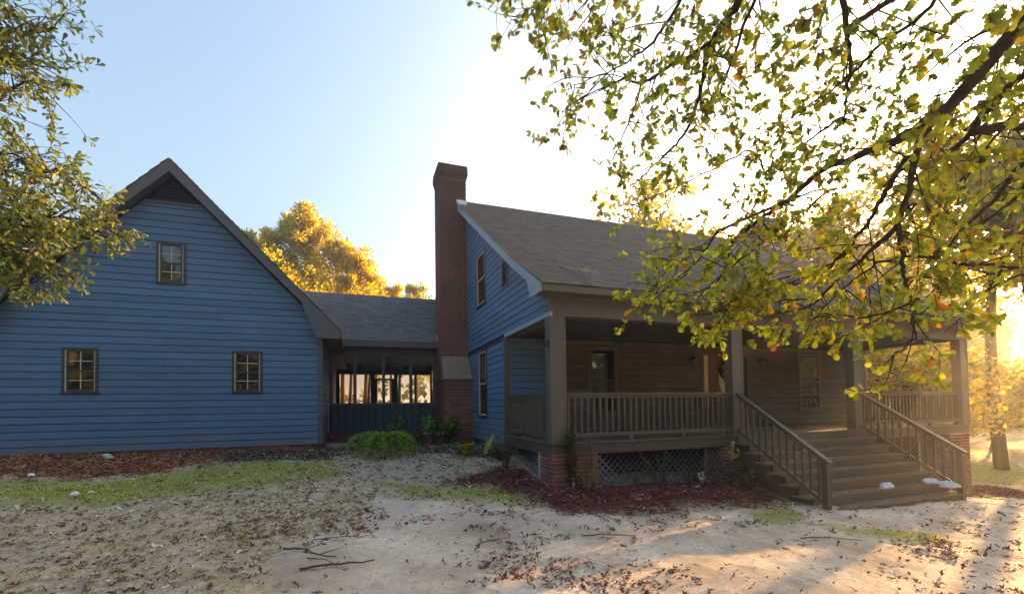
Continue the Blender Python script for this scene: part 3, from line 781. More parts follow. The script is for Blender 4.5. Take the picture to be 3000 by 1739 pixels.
# ---- stairs (part of the porch)
RISE, RUN = .1735, .27
sx0, sx1 = 4.18, 8.44
st = MB().box(4.32, 8.30, -.06, -.02, -.42, -.26).build("porch_stairs", M_RAIL, HOUSE)
for x in (4.30, 6.3, 8.28):
    P = [(x, .0, -.22)]
    P = [(x, .018, -.03)]
    for k in range(1, 8):
        P += [(x, .018 - RUN * (k - 1) - .02, -RISE * k - .035), (x, .0 - RUN * k + .03, -RISE * k - .035)]
    P += [(x, -RUN * 7 + .03, -RISE * 8 - .1), (x, -RUN * 6, -RISE * 8 - .1), (x, .018, -.45)]
    MB().prism(P, (.05, 0, 0)).build("stringer", M_RAIL, st)
for k in range(1, 8):
    z = -RISE * k; y1 = -RUN * (k - 1) + .0; y0 = -RUN * k - .03
    for a, c in ((y0, (y0 + y1) / 2 - .003), ((y0 + y1) / 2 + .003, y1 - .004)):
        MB().box(sx0 + rnd.random() * .02, sx1 - rnd.random() * .02, a, c, z - .034, z - rnd.random() * .002).build("tread", M_DECK, st)
    MB().box(4.36, 8.27, y1 - .022, y1 - .004, z + .002, z + RISE - .036).build("riser", M_RAIL, st)
MB().box(4.36, 8.27, -RUN * 7 + .008, -RUN * 7 + .028, -RISE * 8 - .2, -RISE * 7 - .036).build("riser", M_RAIL, st)
for x in (4.40, 8.25):
    a, b_ = np.array((x, .02, 0.)), np.array((x, -1.84, -1.215))
    zz = np.array([0, 0, 1.])
    tdir = (b_ - a) / np.linalg.norm(b_ - a)
    r_ = MB().bar(a + zz * .895, b_ + zz * .895 + tdir * .14, .10, .042).bar(a + zz * .845, b_ + zz * .845, .04, .055).bar(a + zz * .11, b_ + zz * .11, .06, .05)
    sr = r_.build("stair_rail", M_RAIL, HOUSE)
    MB().box(x - .05, x + .05, -1.91, -1.81, -1.45, -.335).build("newel_post", M_RAIL, sr)
    for k in range(12):
        p = a + (b_ - a) * (k + .6) / 12.3; q = .019
        MB().box(p[0] - q, p[0] + q, p[1] - q, p[1] + q, p[2] + .13, p[2] + .83).build("baluster", M_RAIL, sr)

# ================================================================== garage
GAR = thing("garage", "steep gabled garage clad in blue lapped siding with three small windows", "garage", (-7.28, 8, G(-7.28, 8)))
GY0, GYR = 4.59, 4.29
AX, AZ, SL = -7.278, 6.331, 1.045
GXL, GXR = AX - 3.13, AX + 3.13
gw = MB()
gw.prism([(GXL + .03, GY0 + .03, -.167), (GXR - .03, GY0 + .03, -.167), (GXR - .03, GY0 + .03, 2.75), (AX, GY0 + .03, 5.98), (GXL + .03, GY0 + .03, 2.75)], (0, 9.4, 0))
gw.build("wall", M_PLY, GAR)
FG = Fr((0, GY0 + .03, 0), (1, 0, 0), (0, -1, 0))
FGR = Fr((GXR - .03, 0, 0), (0, 1, 0), (1, 0, 0))
W1, W2, W3 = (-9.235, -8.615, 1.09, 2.075), (-6.105, -5.47, 1.09, 2.085), (-7.60, -7.03, 3.57, 4.535)
lim = lambda z: min(3.13 - .10, (AZ - .30 - z) / SL)
plank_rows(FG, GAR, -.165, 5.42, lambda z: AX - lim(z) - .0, lambda z: AX + lim(z), [W1, W2, W3])
plank_rows(FGR, GAR, -.165, 2.6, lambda z: GY0 + .05, lambda z: 12.5)
for w_ in (W1, W2, W3): casing(FG, GAR, *w_, lites=True, wt=.052)
MB().box(GXR - .10, GXR + .012, GY0 - .012, GY0 + .10, -.17, 2.62).build("corner_board", M_GTRIM, GAR)
MB().box(GXL - .012, GXL + .10, GY0 - .012, GY0 + .10, -.17, 2.62).build("corner_board", M_GTRIM, GAR)
# louvred gable vent
lv = MB().prism([FG.p(AX - .50, .004, 5.46), FG.p(AX + .50, .004, 5.46), FG.p(AX, .004, 5.98)], (0, -.01, 0))  .build("gable_vent", M_BLACK, GAR)
for k in range(6):
    z = 5.475 + k * .078; hw = max((5.95 - z) / SL - .02, .03)
    MB().hexa([FG.p(AX - hw, .014, z + .05), FG.p(AX + hw, .014, z + .05), FG.p(AX + hw, .05, z), FG.p(AX - hw, .05, z), FG.p(AX - hw, .016, z + .06), FG.p(AX + hw, .016, z + .06), FG.p(AX + hw, .054, z + .012), FG.p(AX - hw, .054, z + .012)]).build("slat", M_VENT, lv)
MB().fbox(FG, AX - .56, AX + .56, .028, .05, 5.41, 5.46).build("vent_sill", M_GTRIM, lv)
ff = MB().box(GXL + .05, GXR - .05, GY0 + .06, GY0 + .2, -.6, -.168).box(GXR - .2, GXR - .06, GY0 + .2, 13, -.8, -.168).build("foundation", M_MORTAR, GAR)
bricks(ff, GXL + .03, GXR - .02, GY0 + .035, 7.4, -.391, -.172, 170, "FR")
# roof
GE = 3.56
prof = [(AX - GE, AZ - GE * SL), (AX, AZ), (AX + GE, AZ - GE * SL)]
g1 = MB().prism([(x, GYR + .03, z) for x, z in prof] + [(x, GYR + .03, z - .17) for x, z in reversed(prof)], (0, 9.9, 0))
groof = g1.build("roof", M_DTRIM, GAR)
ug = lambda a, p, z: (p, a, z)
shingles([prof[2], prof[1]], ug, parent=groof, u0=GYR - .02, ulen=9.9, tab=.4)
shingles([prof[0], prof[1]], ug, parent=groof, u0=GYR - .02, ulen=9.9, tab=.8, e=.29)
for s in (-1, 1):
    k = MB()
    Q = [(0, AZ - .004), (GE, AZ - GE * SL - .004), (GE - .01, AZ - GE * SL - .20), (3.02, AZ - GE * SL - .19), (2.68, 3.28), (0, AZ - .29)]
    k.prism([(AX + s * q, GYR, z) for q, z in Q], (0, .034, 0))
    k.build("rake_board", M_GTRIM, groof)
    k = MB().prism([(AX + s * .0, GYR + .036, AZ - .20), (AX + s * 3.0, GYR + .036, AZ - .20 - 3.0 * SL), (AX + s * 3.0, GYR + .036, AZ - .22 - 3.0 * SL), (AX, GYR + .036, AZ - .22)], (0, .28, 0))
    k.build("rake_soffit", M_GTRIM, groof)
    x = AX + s * GE
    MB().box(min(x + s * .002, x + s * .025), max(x + s * .002, x + s * .025), GYR + .036, 14.1, AZ - GE * SL - .19, AZ - GE * SL - .02).build("fascia", M_GTRIM, groof)
    MB().box(min(x - s * .031, x - s * .43), max(x - s * .031, x - s * .43), GYR + .036, 14.1, AZ - GE * SL - .19, AZ - GE * SL - .17).build("soffit", M_GTRIM, groof)

# ================================================================== screened breezeway
BW = thing("screened_breezeway", "dark screened breezeway joining the garage to the brick chimney", "breezeway", (-2.1, 10, G(-2.1, 10)))
bx0, bx1, by0, by1 = GXR + .02, -.01, 7.30, 13.2
b1 = MB().box(bx0, bx1, by0 + .05, by1, -.10, -.02).build("floor", M_DECK, BW)
bk = MB().box(bx0, bx1, by0 + .03, by0 + .07, -.06, .80).build("knee_wall", M_DARKIN, BW)
MB().box(bx0, bx1, by0 - .02, by0 + .10, .80, .86).build("sill", M_GTRIM, bk)
x = bx0 + .05; k = 0
while x < bx1:
    MB().box(x, min(x + .204, bx1), by0 + .008 + .002 * rnd.random(), by0 + .029, -.06, .798).build("board", M_KNEE, bk); x += .222
bfd = MB().box(bx0, bx1, by0 + .06, by0 + .2, -1, -.062).build("foundation", M_MORTAR, BW)
bricks(bfd, bx0, bx1, by0 + .04, by0 + .4, -.75, -.07, 150, "F")
bk2 = MB().box(bx0, bx1, by1, by1 + .08, -.06, .84).build("knee_wall", M_DARKIN, BW)
for a, c in ((bx0, bx0 + .1), (-3.43, -3.33), (-2.56, -2.47), (-1.71, -1.61), (-.94, -.86)):
    MB().box(a, c, by0 + .01, by0 + .09, .861, 2.34).build("post", M_GTRIM, BW)
for a, c in ((bx0, bx0 + .10), (-2.72, -2.55), (-1.72, -1.56), (-.82, -.75), (-.10, bx1), (-4.14, -4.0)):
    MB().box(a, c, by1, by1 + .09, .841, 2.2).build("post", M_GTRIM, BW)
MB().box(bx0, bx1, by0, by0 + .1, 2.341, 2.62).build("header", M_GTRIM, BW)
MB().box(bx0, bx1, by1, by1 + .1, 2.201, 2.62).build("header", M_GTRIM, BW)
MB().box(-2.55, -1.72, by1 + .02, by1 + .06, 1.95, 2.03).box(-2.55, -2.45, by1 + .02, by1 + .06, .86, 1.95).box(-1.82, -1.72, by1 + .02, by1 + .06, .86, 1.95).box(-2.45, -1.82, by1 + .02, by1 + .06, .86, .95).build("screen_door", M_GTRIM, BW)
MB().box(bx0, bx1, by0 + .1, by1, 2.621, 2.65).build("ceiling", M_CEIL, BW)
tw = mat("tan_ceiling_batten", (.32, .24, .13), .6)
for a, c in ((bx0 + .1, -3.2), (-3.1, -2.3), (-1.9, -1.3), (-1.1, -.3)):
    MB().box(a, c, by1 - .12, by1 - .02, 2.42, 2.60).build("transom_panel", tw, BW)
for a, c in ((bx0 + .1, -3.43), (-3.33, -2.56), (-2.47, -1.71), (-1.61, -.94)):
    MB().box(a, c, by0 + .05, by0 + .052, .861, 2.34).build("screen", M_SCREEN, BW)
bprof = [(6.93, 2.79), (10.25, 5.0), (13.57, 2.79)]
rb = MB().prism([(-5.9, y, z) for y, z in bprof] + [(-5.9, y, z - .12) for y, z in reversed(bprof)], (bx1 + 5.9, 0, 0)).build("roof", M_DTRIM, BW)
shingles(bprof[:2], uf, parent=rb, u0=-6.0, ulen=bx1 + 6.0, tab=.3, col=(.23, .225, .23))
shingles([bprof[2], bprof[1]], uf, parent=rb, u0=bx0, ulen=bx1 - bx0, e=.3, tab=.6)
MB().box(GXR + .30, bx1, 6.90, 6.929, 2.60, 2.765).build("fascia", M_GTRIM, rb)
MB().box(GXR + .02, bx1, 6.93, 7.32, 2.60, 2.62).build("soffit", M_GTRIM, rb)
MB().bar((-.85, 6.93, 2.84), (-.85, 7.22, 3.04), .012, .11).build("step_flashing", M_FLASH, rb)
# ceiling fan
fan = thing("ceiling_fan", "dark ceiling fan hanging inside the screened breezeway", "fan", (-2.2, 10.0, 2.62))
MB().lathe((-2.2, 10.0, 2.62), [(.03, 0), (.07, -.02), (.07, -.06), (.015, -.08), (.015, -.25), (.11, -.27), (.12, -.36), (.06, -.40), (.0, -.41)], 12).build("motor", M_BLACK, fan, True)
for k in range(5):
    a = k * 2 * math.pi / 5 + .4; c_, s_ = math.cos(a), math.sin(a)
    P = [(-2.2 + c_ * .12 - s_ * .04, 10 + s_ * .12 + c_ * .04), (-2.2 + c_ * .62 - s_ * .07, 10 + s_ * .62 + c_ * .07), (-2.2 + c_ * .62 + s_ * .07, 10 + s_ * .62 - c_ * .07), (-2.2 + c_ * .12 + s_ * .04, 10 + s_ * .12 - c_ * .04)]
    MB().prism([(x, y, 2.29) for x, y in P], (0, 0, .012)).build("blade", M_DOOR, fan)

# ================================================================== small things on and by the house
def lamp(x, label):
    o = thing("wall_lamp", label, "lamp", (x, 2.60, 1.93), group="porch wall lamps")
    MB().lathe((x, 2.605, 1.93), [(.055, 0), (.055, .012), (.03, .03), (.0, .03)], 12, 'y').build("backplate", M_BLACK, o, True)
    MB().tube([(x, 2.58, 1.93), (x, 2.50, 1.99), (x, 2.46, 1.96)], .01, 6).build("arm", M_BLACK, o)
    MB().lathe((x, 2.46, 1.80), [(.03, 0), (.045, .02), (.055, .14), (.07, .15), (.02, .2), (.0, .2)], 8).build("lantern", M_BLACK, o)
    MB().lathe((x, 2.46, 1.825), [(.052, 0), (.058, .10)], 8).build("glass", M_GLASS, o)
lamp(7.95, "black wall lantern on the tan siding right of the front door")
lamp(5.45, "black wall lantern on the dark siding left of the front door")
wr = thing("wreath", "dark dried wreath hanging on the oval glass of the front door", "wreath", (6.62, 2.58, 1.62))
ring = MB()
for k in range(170):
    a = rnd.random() * 2 * math.pi; r_ = .165 + .07 * rnd.gauss(0, .6)
    p = np.array((6.62 + r_ * math.cos(a), 2.565 - abs(rnd.gauss(0, .025)), 1.64 + r_ * 1.35 * math.sin(a)))
    d = np.array((-math.sin(a) + rnd.gauss(0, .5), -abs(rnd.gauss(0, .5)), math.cos(a) + rnd.gauss(0, .5))); d /= np.linalg.norm(d)
    ring.bar(p, p + d * .09, .012, .02, (.3, .8, .1))
ring.build("dried_sprays", M_WREATH, wr)
MB().tube([(6.62 + .165 * math.cos(t), 2.575, 1.64 + .22 * math.sin(t)) for t in np.linspace(0, 2 * math.pi, 25)], .035, 6).build("ring", M_WREATH, wr)
MB().bar((6.60, 2.585, 1.90), (6.64, 2.58, 1.95), .05, .02).build("hook", M_WHITE, wr)
o = MB().box(7.73, 7.77, 2.585, 2.606, 1.25, 1.33).lathe((7.75, 2.587, 1.29), [(.012, 0), (.008, .008), (.0, .009)], 10, 'y').build("doorbell", M_BLACK)
tag(o, "small dark doorbell button on the siding beside the front door", "doorbell")
sp = MB().lathe((9.37, 2.61, .43), [(.03, 0), (.03, .01), (.012, .012), (.012, .07), (.018, .075), (.0, .08)], 10, 'y').tube([(9.37, 2.545, .43), (9.37, 2.53, .39), (9.37, 2.53, .37)], .012, 6).bar((9.34, 2.545, .46), (9.40, 2.545, .46), .012, .012).build("spigot", M_BLACK)
tag(sp, "dark water spigot low on the wall left of the right porch window", "spigot")
ol = MB().box(3.60, 3.68, 2.592, 2.606, .37, .50).box(3.61, 3.67, 2.588, 2.592, .38, .49).build("outlet", M_TRIM)
tag(ol, "small covered outlet low on the porch wall right of the left window", "outlet")
hk = thing("plant_hook", "black iron plant hook screwed high on the side of the left corner column", "hook", (-.02, .06, 1.86))
MB().box(-.02, -.003, .045, .085, 1.75, 1.90).build("plate", M_BLACK, hk)
MB().tube([(-.015, .065, 1.78), (-.06, .09, 1.80), (-.10, .11, 1.86), (-.15, .13, 1.93), (-.19, .14, 1.90), (-.17, .14, 1.85)], .011, 6).tube([(-.015, .065, 1.87), (-.07, .09, 1.86), (-.12, .12, 1.90)], .009, 6).build("arm", M_BLACK, hk)

def bag(name, label, c, sx, sy, sz, rz, seed):
    n, m = 18, 9; g = np.random.default_rng(seed); ph = g.random(6) * 6
    V, F = [], []
    for i in range(m):
        th = math.pi * i / (m - 1)
        for j in range(n):
            a = 2 * math.pi * j / n
            r_ = 1 + .24 * math.sin(2 * a + ph[0] + 2 * th) + .15 * math.sin(5 * a + ph[1] - 3 * th) + .10 * math.sin(9 * a + 4 * th + ph[2])
            x, y, z = sx * r_ * math.sin(th) * math.cos(a), sy * r_ * math.sin(th) * math.sin(a), max(sz * r_ * math.cos(th), -sz * .1) + sz * .1
            V.append((c[0] + x * math.cos(rz) - y * math.sin(rz), c[1] + x * math.sin(rz) + y * math.cos(rz), c[2] + z))
    for i in range(m - 1):
        for j in range(n): F.append((i * n + j, i * n + (j + 1) % n, (i + 1) * n + (j + 1) % n, (i + 1) * n + j))
    return tag(link(name, npmesh(name, V, np.array(F), M_CLOTH, True)), label, "bag", "plastic bags left on the steps")
z6 = -RISE * 6 + .001
bag("plastic_bag", "crumpled white plastic bag lying mid tread near the bottom of the steps", (6.55, -1.52, z6), .22, .085, .075, .05, 1)
bag("plastic_bag", "small white bag lying against the right stringer of the steps", (7.93, -1.49, z6), .20, .08, .07, .0, 2)
bag("plastic_bag", "white bag slumped over the edge of the second step beside the right newel", (8.06, -1.72, z6 - .06), .17, .12, .09, -.9, 3)

def tagcard(name, label, base, h, wd, lean, m=M_WHITE, cat="plant tag"):
    o = thing(name, label, cat, base)
    z = np.array([lean[0], lean[1], 1.0]); b_ = np.array(base)
    MB().bar(b_ - (0, 0, .05), b_ + z * h * .5, .012, .006).build("stake", M_WHITE, o)
    MB().bar(b_ + z * h * .4, b_ + z * h, wd, .006, (0, 1, .1)).build("card", m, o)
    return o
tc = tagcard("plant_tag", "white card plant tag with a dark printed curl tilted before the lattice", (3.32, -.10, G(3.32, -.1)), .27, .13, (-.25, 0))
b_ = np.array((3.32, -.1, G(3.32, -.1)))
MB().tube([b_ + (-.075, -.012, .2), b_ + (-.045, -.012, .215), b_ + (-.035, -.012, .18)], .009, 5).tube([b_ + (-.04, -.012, .13), b_ + (-.02, -.012, .145), b_ + (.01, -.012, .16)], .007, 5).build("printed_curl", M_BLACK, tc)
tagcard("plant_tag", "curled white plastic plant tag standing by the thin evergreen", (.36, -.10, G(.36, -.1)), .26, .05, (.05, 0))
def rock(name, label, x, y, s, m=M_STONE, seed=0, sink=.2, cat="rock", group=None):
    import bmesh
    bmm = bmesh.new(); bmesh.ops.create_icosphere(bmm, subdivisions=2, radius=1)
    g = np.random.default_rng(seed); D3 = rdir(5)
    for v in bmm.verts:
        c = np.array(v.co); f = 1 + sum(.13 * math.sin(3 * c @ d + i) for i, d in enumerate(D3))
        v.co = Vector((c[0] * f * s[0] + x, c[1] * f * s[1] + y, c[2] * f * s[2] + G(x, y) + s[2] * (1 - sink)))
    me = bpy.data.meshes.new(name); bmm.to_mesh(me); bmm.free(); me.materials.append(m)
    return tag(link(name, me), label, cat, group)
rock("rock", "round grey rock on the pine straw in front of the garage wall", -8.13, 3.9, (.085, .07, .075), seed=2)
rock("rock", "white stone in the grass in front of the left garage window", -7.18, .66, (.055, .045, .035), mat("white_stone", (.72, .70, .66), .8, 0, 20, .1), 5)
rock("rock", "small white pebble on the grass at the far left edge of the straw bed", -8.5, 2.29, (.05, .04, .035), M_WHITE, 6)
rock("rock", "white pebble on the bare dirt right of the bottom step", 9.0, -2.3, (.05, .05, .03), M_WHITE, 9)

def stick(label, pts, r, forks=()):
    P = [(x, y, G(x, y) + .015 + dz) for x, y, dz in pts]
    o = MB()
    C = catmull(P, 4); C += NR.normal(size=C.shape) * .004
    o.tube(C, (r, r * .45), 6)
    for i, d, l in forks:
        a = np.array(P[i]); o.tube([a, a + np.array(d) * l * .6, a + np.array(d) * l + (0, 0, -.005)], (r * .5, r * .2), 5)
    return tag(o.build("fallen_stick", M_STICK), label, "stick", "sticks fallen on the dirt")
stick("dark forked stick lying on the sand beside the leafy grass", [(-4.11, -2.1, .01), (-3.9, -2.25, .03), (-3.75, -2.36, .0), (-3.57, -2.46, .0)], .011, [(1, (.8, .4, .05), .25), (2, (.9, .5, .05), .28)])
stick("longest stick on the dirt, thick at its left end", [(-3.89, -2.72, .0), (-3.66, -2.70, .015), (-3.45, -2.66, .01), (-3.2, -2.60, .0)], .014, [(1, (.7, -.5, .1), .15)])
stick("thin short stick between the forked stick and the longest stick", [(-3.86, -2.42, .0), (-3.72, -2.52, .01), (-3.6, -2.62, 0)], .007)
stick("thin pale stick above the forked stick at the edge of the leaves", [(-3.85, -1.85, .0), (-3.5, -1.84, .01), (-3.2, -1.80, 0)], .006)
stick("bare brown stick in the middle of the dirt", [(-2.05, -2.28, .0), (-1.85, -2.2, .02), (-1.54, -2.07, 0)], .009, [(1, (.5, -.6, .1), .12)])
stick("slim stick lying across the dirt below the red mulch", [(-.62, -2.28, .0), (-.35, -2.36, .01), (.05, -2.48, 0)], .010)
stick("slim stick on the dirt far right below the steps", [(2.3, -3.0, 0), (2.7, -3.1, .01), (3.1, -3.25, 0)], .009)

# ================================================================== leaves, shrubs
def leaf_template(half, fold=.22, curl=.12):
    """half outline [(x, y)...] from base to tip mirrored round a mid-rib, folded and curled"""
    V, F = [], []
    for i, (x, y) in enumerate(half):
        V += [(-x, y, fold * x - curl * y * y), (0, y, -curl * y * y), (x, y, fold * x - curl * y * y)]
    for i in range(len(half) - 1):
        a = 3 * i
        F += [(a, a + 1, a + 4, a + 3), (a + 1, a + 2, a + 5, a + 4)]
    return np.array(V, float), np.array(F)
OAK_V, OAK_F = leaf_template([(.012, -.12), (.018, 0), (.16, .15), (.10, .22), (.38, .40), (.16, .47), (.45, .70), (.22, .74), (.26, .94), (.03, 1.0)])
WOAK_V, WOAK_F = leaf_template([(.012, -.05), (.05, .2), (.10, .5), (.19, .8), (.13, .95), (.02, 1.0)])
OVAL_V, OVAL_F = leaf_template([(.01, 0), (.22, .25), (.27, .5), (.17, .8), (.01, 1.0)])
LANCE_V, LANCE_F = leaf_template([(.01, 0), (.10, .25), (.11, .5), (.06, .8), (.005, 1.0)])
QUAD_V = np.array([(-.5, 0, 0), (.5, .05, .1), (.45, 1, -.1), (-.4, .9, .05)], float); QUAD_F = np.array([(0, 1, 2, 3)])
def tints(n, pal, wts, jit=.18):
    k = NR.choice(len(pal), n, p=np.array(wts) / sum(wts))
    c = np.array(pal)[k] * (1 + NR.normal(size=(n, 1)) * jit)
    return np.clip(c, .004, 1)

def stems_leaves(base, stems, leaf, pal, wts, lsize, per, parent, lname="leaves", sname="stem", droop=.0, spread=.8, sm=None, start=.3, lm=None):
    """stems: list of (points, r0); leaves along the outer part of each"""
    parts = []; Pn, Ax = [], []
    for pts, r_ in stems:
        C = catmull(pts, 4); parts.append(tube(C, (r_, r_ * .35), 5))
        n = per
        t = start + (1 - start) * NR.random(n)
        i = np.minimum((t * (len(C) - 1)).astype(int), len(C) - 2); f = (t * (len(C) - 1) - i)[:, None]
        Pn.append(C[i] * (1 - f) + C[i + 1] * f)
        T = unit(C[i + 1] - C[i]); Ax.append(unit(T * .5 + rdir(n) * spread + np.array([0, 0, -droop])))
    V, F = join(parts)
    link(sname, npmesh(sname, V, F, sm or M_STICK, True), parent)
    P, A = np.concatenate(Pn), np.concatenate(Ax); n = len(P)
    V, F, t = scatter(leaf[0], leaf[1], P, A, unit(rdir(n) + np.array([0, 0, 1.2])), lsize * (.7 + .6 * NR.random(n)), tints(n, pal, wts))
    return tag(link(lname, npmesh(lname, V, F, lm or M_SHRUB, True, t), parent), kind='stuff')
GREEN = [(.05, .10, .02), (.085, .15, .03), (.13, .19, .04), (.03, .065, .015)]

# low weeping maple
mx_, my_ = -2.78, 2.62; mz = G(mx_, my_)
wm = thing("weeping_maple", "low mound of lacy bright green leaves on a thin dark trunk before the breezeway", "shrub", (mx_, my_, mz))
MB().tube([(mx_, my_, mz - .1), (mx_ + .015, my_ + .02, mz + .15), (mx_ - .02, my_ + .1, mz + .32)], (.022, .016), 7).build("trunk", M_BARK, wm)
st_ = []
for k in range(70):
    a = rnd.random() * 2 * math.pi; r_ = .25 + .55 * rnd.random() ** .7
    c0 = np.array((mx_ - .02, my_ + .1, mz + .30)); d = np.array((math.cos(a) * r_ * 1.05, math.sin(a) * r_ * .85 + .35, 0))
    hh = .34 + .10 * rnd.random()
    st_.append(([c0, c0 + d * .45 + (0, 0, hh * .62), c0 + d * .85 + (0, 0, hh * .35), c0 + d + (0, 0, -.08 - .22 * rnd.random())], .006))
stems_leaves(None, st_, (LANCE_V, LANCE_F), [(.17, .33, .05), (.24, .42, .08), (.11, .24, .045)], (3, 3, 1), .06, 110, wm, droop=.25, start=.25, sname="branch")
# shrubs in the corner by the chimney
def bush(name, label, x, y, h, r, leaf, pal, wts, lsize, nst, per, droop=.1, cat="shrub", spread=.8, start=.3, lean=(0, 0), sm=None, group=None, curve=.5):
    z = G(x, y)
    o = thing(name, label, cat, (x, y, z), group=group)
    S = []
    for k in range(nst):
        a = rnd.random() * 2 * math.pi; q = r * math.sqrt(rnd.random()); hk_ = h * (.65 + .4 * rnd.random()) * (1 - .35 * (q / r) ** 2)
        b0 = np.array((x + .04 * math.cos(a), y + .04 * math.sin(a), z - .03)); tip = np.array((x + q * math.cos(a) + lean[0], y + q * math.sin(a) + lean[1], z + hk_))
        mid = b0 * .5 + tip * .5 + np.array((0, 0, h * .15 * curve)) - np.array((math.cos(a), math.sin(a), 0)) * q * .15
        S.append(([b0, mid, tip], .004 + .005 * h))
    stems_leaves(None, S, leaf, pal, wts, lsize, per, o, droop=droop, spread=spread, start=start, sm=sm)
    return o
bush("drooping_shrub", "drooping olive green shrub behind the low weeping maple", -2.25, 4.5, .95, .35, (LANCE_V, LANCE_F), [(.10, .13, .04), (.15, .17, .06), (.06, .085, .03)], (3, 2, 1), .13, 14, 45, droop=1.2, start=.35)
bush("drooping_shrub", "small sparse brownish shrub right of the drooping olive shrub", -1.75, 4.7, .55, .3, (OVAL_V, OVAL_F), [(.12, .14, .05), (.08, .07, .04)], (2, 1), .06, 12, 22, droop=.4)
bush("hydrangea_bush", "leafy green bush growing against the foot of the brick chimney", -.95, 5.05, .85, .45, (OVAL_V, OVAL_F), [(.07, .14, .025), (.11, .19, .03), (.15, .20, .04)], (3, 2, 1), .12, 22, 26, droop=.15, spread=.9)
bush("hydrangea_bush", "broad leaved pale green bush leaning left of the chimney bush", -1.25, 5.15, .9, .18, (OVAL_V, OVAL_F), [(.16, .34, .10), (.12, .26, .07)], (2, 1), .17, 9, 9, lean=(-.25, 0), droop=.1, start=.5)
# hosta with broad upright blades
hx, hy = -1.02, 2.5; hz = G(hx, hy)
ho = thing("hosta_plant", "yellow green hosta with broad upright blades in the bed beside the house", "plant", (hx, hy, hz))
n = 22; a = NR.random(n) * 6.28; ax = np.stack([np.cos(a) * .7, np.sin(a) * .7, .6 + NR.random(n) * .9], 1)
V, F, t = scatter(OVAL_V, OVAL_F, np.tile([hx, hy, hz], (n, 1)) + ax * .03, ax, np.stack([-np.cos(a), -np.sin(a), np.full(n, .8)], 1), .22 + .13 * NR.random(n), tints(n, [(.20, .28, .04), (.32, .36, .08), (.12, .20, .03)], (2, 1, 1)))
link("leaves", npmesh("leaves", V, F, M_SHRUB, True, t), ho)
bl = thing("blade_leaf_plant", "single tall yellow green strap leaf beside the hosta", "plant", (-.62, 2.35, G(-.62, 2.35)))
ax = np.array([(.45, .1, 1.), (.25, .2, 1.), (.8, 0, .9)]); V, F, t = scatter(LANCE_V * np.array([.8, 1, 1]), LANCE_F, np.tile([-.62, 2.35, G(-.62, 2.35)], (3, 1)), ax, np.tile([-.5, -.8, .3], (3, 1)), np.array([.62, .45, .4]), np.array([(.30, .34, .06), (.22, .28, .05), (.2, .25, .05)]))
link("leaves", npmesh("leaves", V, F, M_SHRUB, True, t), bl)
bush("low_bush", "low dark green bush in the bed below the left house wall", -.35, 1.9, .36, .35, (OVAL_V, OVAL_F), [(.06, .085, .025), (.10, .12, .03)], (2, 1), .055, 20, 34)
bush("rose_bush", "tall sparse rose bush with bare thorny stems against the blue side wall", -.42, 1.45, 1.15, .36, (OVAL_V, OVAL_F), [(.10, .14, .05), (.16, .17, .07), (.14, .07, .04)], (3, 2, 1), .05, 15, 15, start=.35, curve=.2)
bush("rose_bush", "straw coloured twiggy bush in front of the left brick pier", .66, -.08, .52, .42, (LANCE_V, LANCE_F), [(.20, .17, .08), (.13, .13, .05), (.26, .19, .10)], (2, 1, 1), .06, 34, 16, sm=M_STRAWB, start=.3)
bush("rose_bush", "thin tall rose stem rising in front of the left end of the porch railing", .78, -.12, 1.32, .14, (OVAL_V, OVAL_F), [(.12, .15, .05), (.20, .20, .09)], (2, 1), .055, 4, 13, start=.72, curve=.1)
bush("rose_bush", "drooping dark rose bush spreading over the middle of the lattice", 2.2, -.22, .78, .62, (OVAL_V, OVAL_F), [(.035, .06, .025), (.06, .085, .04)], (2, 1), .05, 18, 20, start=.35, lean=(-.2, 0), curve=.9)
bush("seedling", "small bright green seedling at the foot of the lattice", 1.62, -.20, .28, .1, (LANCE_V, LANCE_F), [(.14, .20, .03), (.10, .15, .03)], (1, 1), .07, 5, 14)
bush("rose_bush", "bare thin stems with few leaves near the right end of the lattice", 3.55, -.14, .95, .30, (OVAL_V, OVAL_F), [(.09, .10, .04), (.13, .10, .05)], (2, 1), .045, 10, 9, start=.4, curve=.1)
bush("rose_bush", "tall stem topped with pale yellow leaves left of the steps", 3.75, -.30, 1.15, .12, (OVAL_V, OVAL_F), [(.42, .40, .14), (.30, .30, .10), (.50, .42, .2)], (2, 1, 1), .065, 4, 15, start=.8, lean=(.2, 0), curve=.1)
bush("low_bush", "low dark leathery bush beside the left stringer of the steps", 4.05, -.55, .50, .48, (OVAL_V, OVAL_F), [(.05, .065, .035), (.08, .095, .055)], (2, 1), .06, 26, 24)
bush("low_bush", "low feathery evergreen spray against the right part of the lattice", 2.9, -.25, .48, .4, (LANCE_V, LANCE_F), [(.04, .065, .03), (.07, .09, .04)], (2, 1), .07, 16, 20)
bush("low_bush", "small dark bush in the mulch right of the bottom step", 9.7, -.75, .42, .4, (OVAL_V, OVAL_F), [(.05, .06, .025), (.12, .10, .03)], (2, 1), .06, 16, 20)
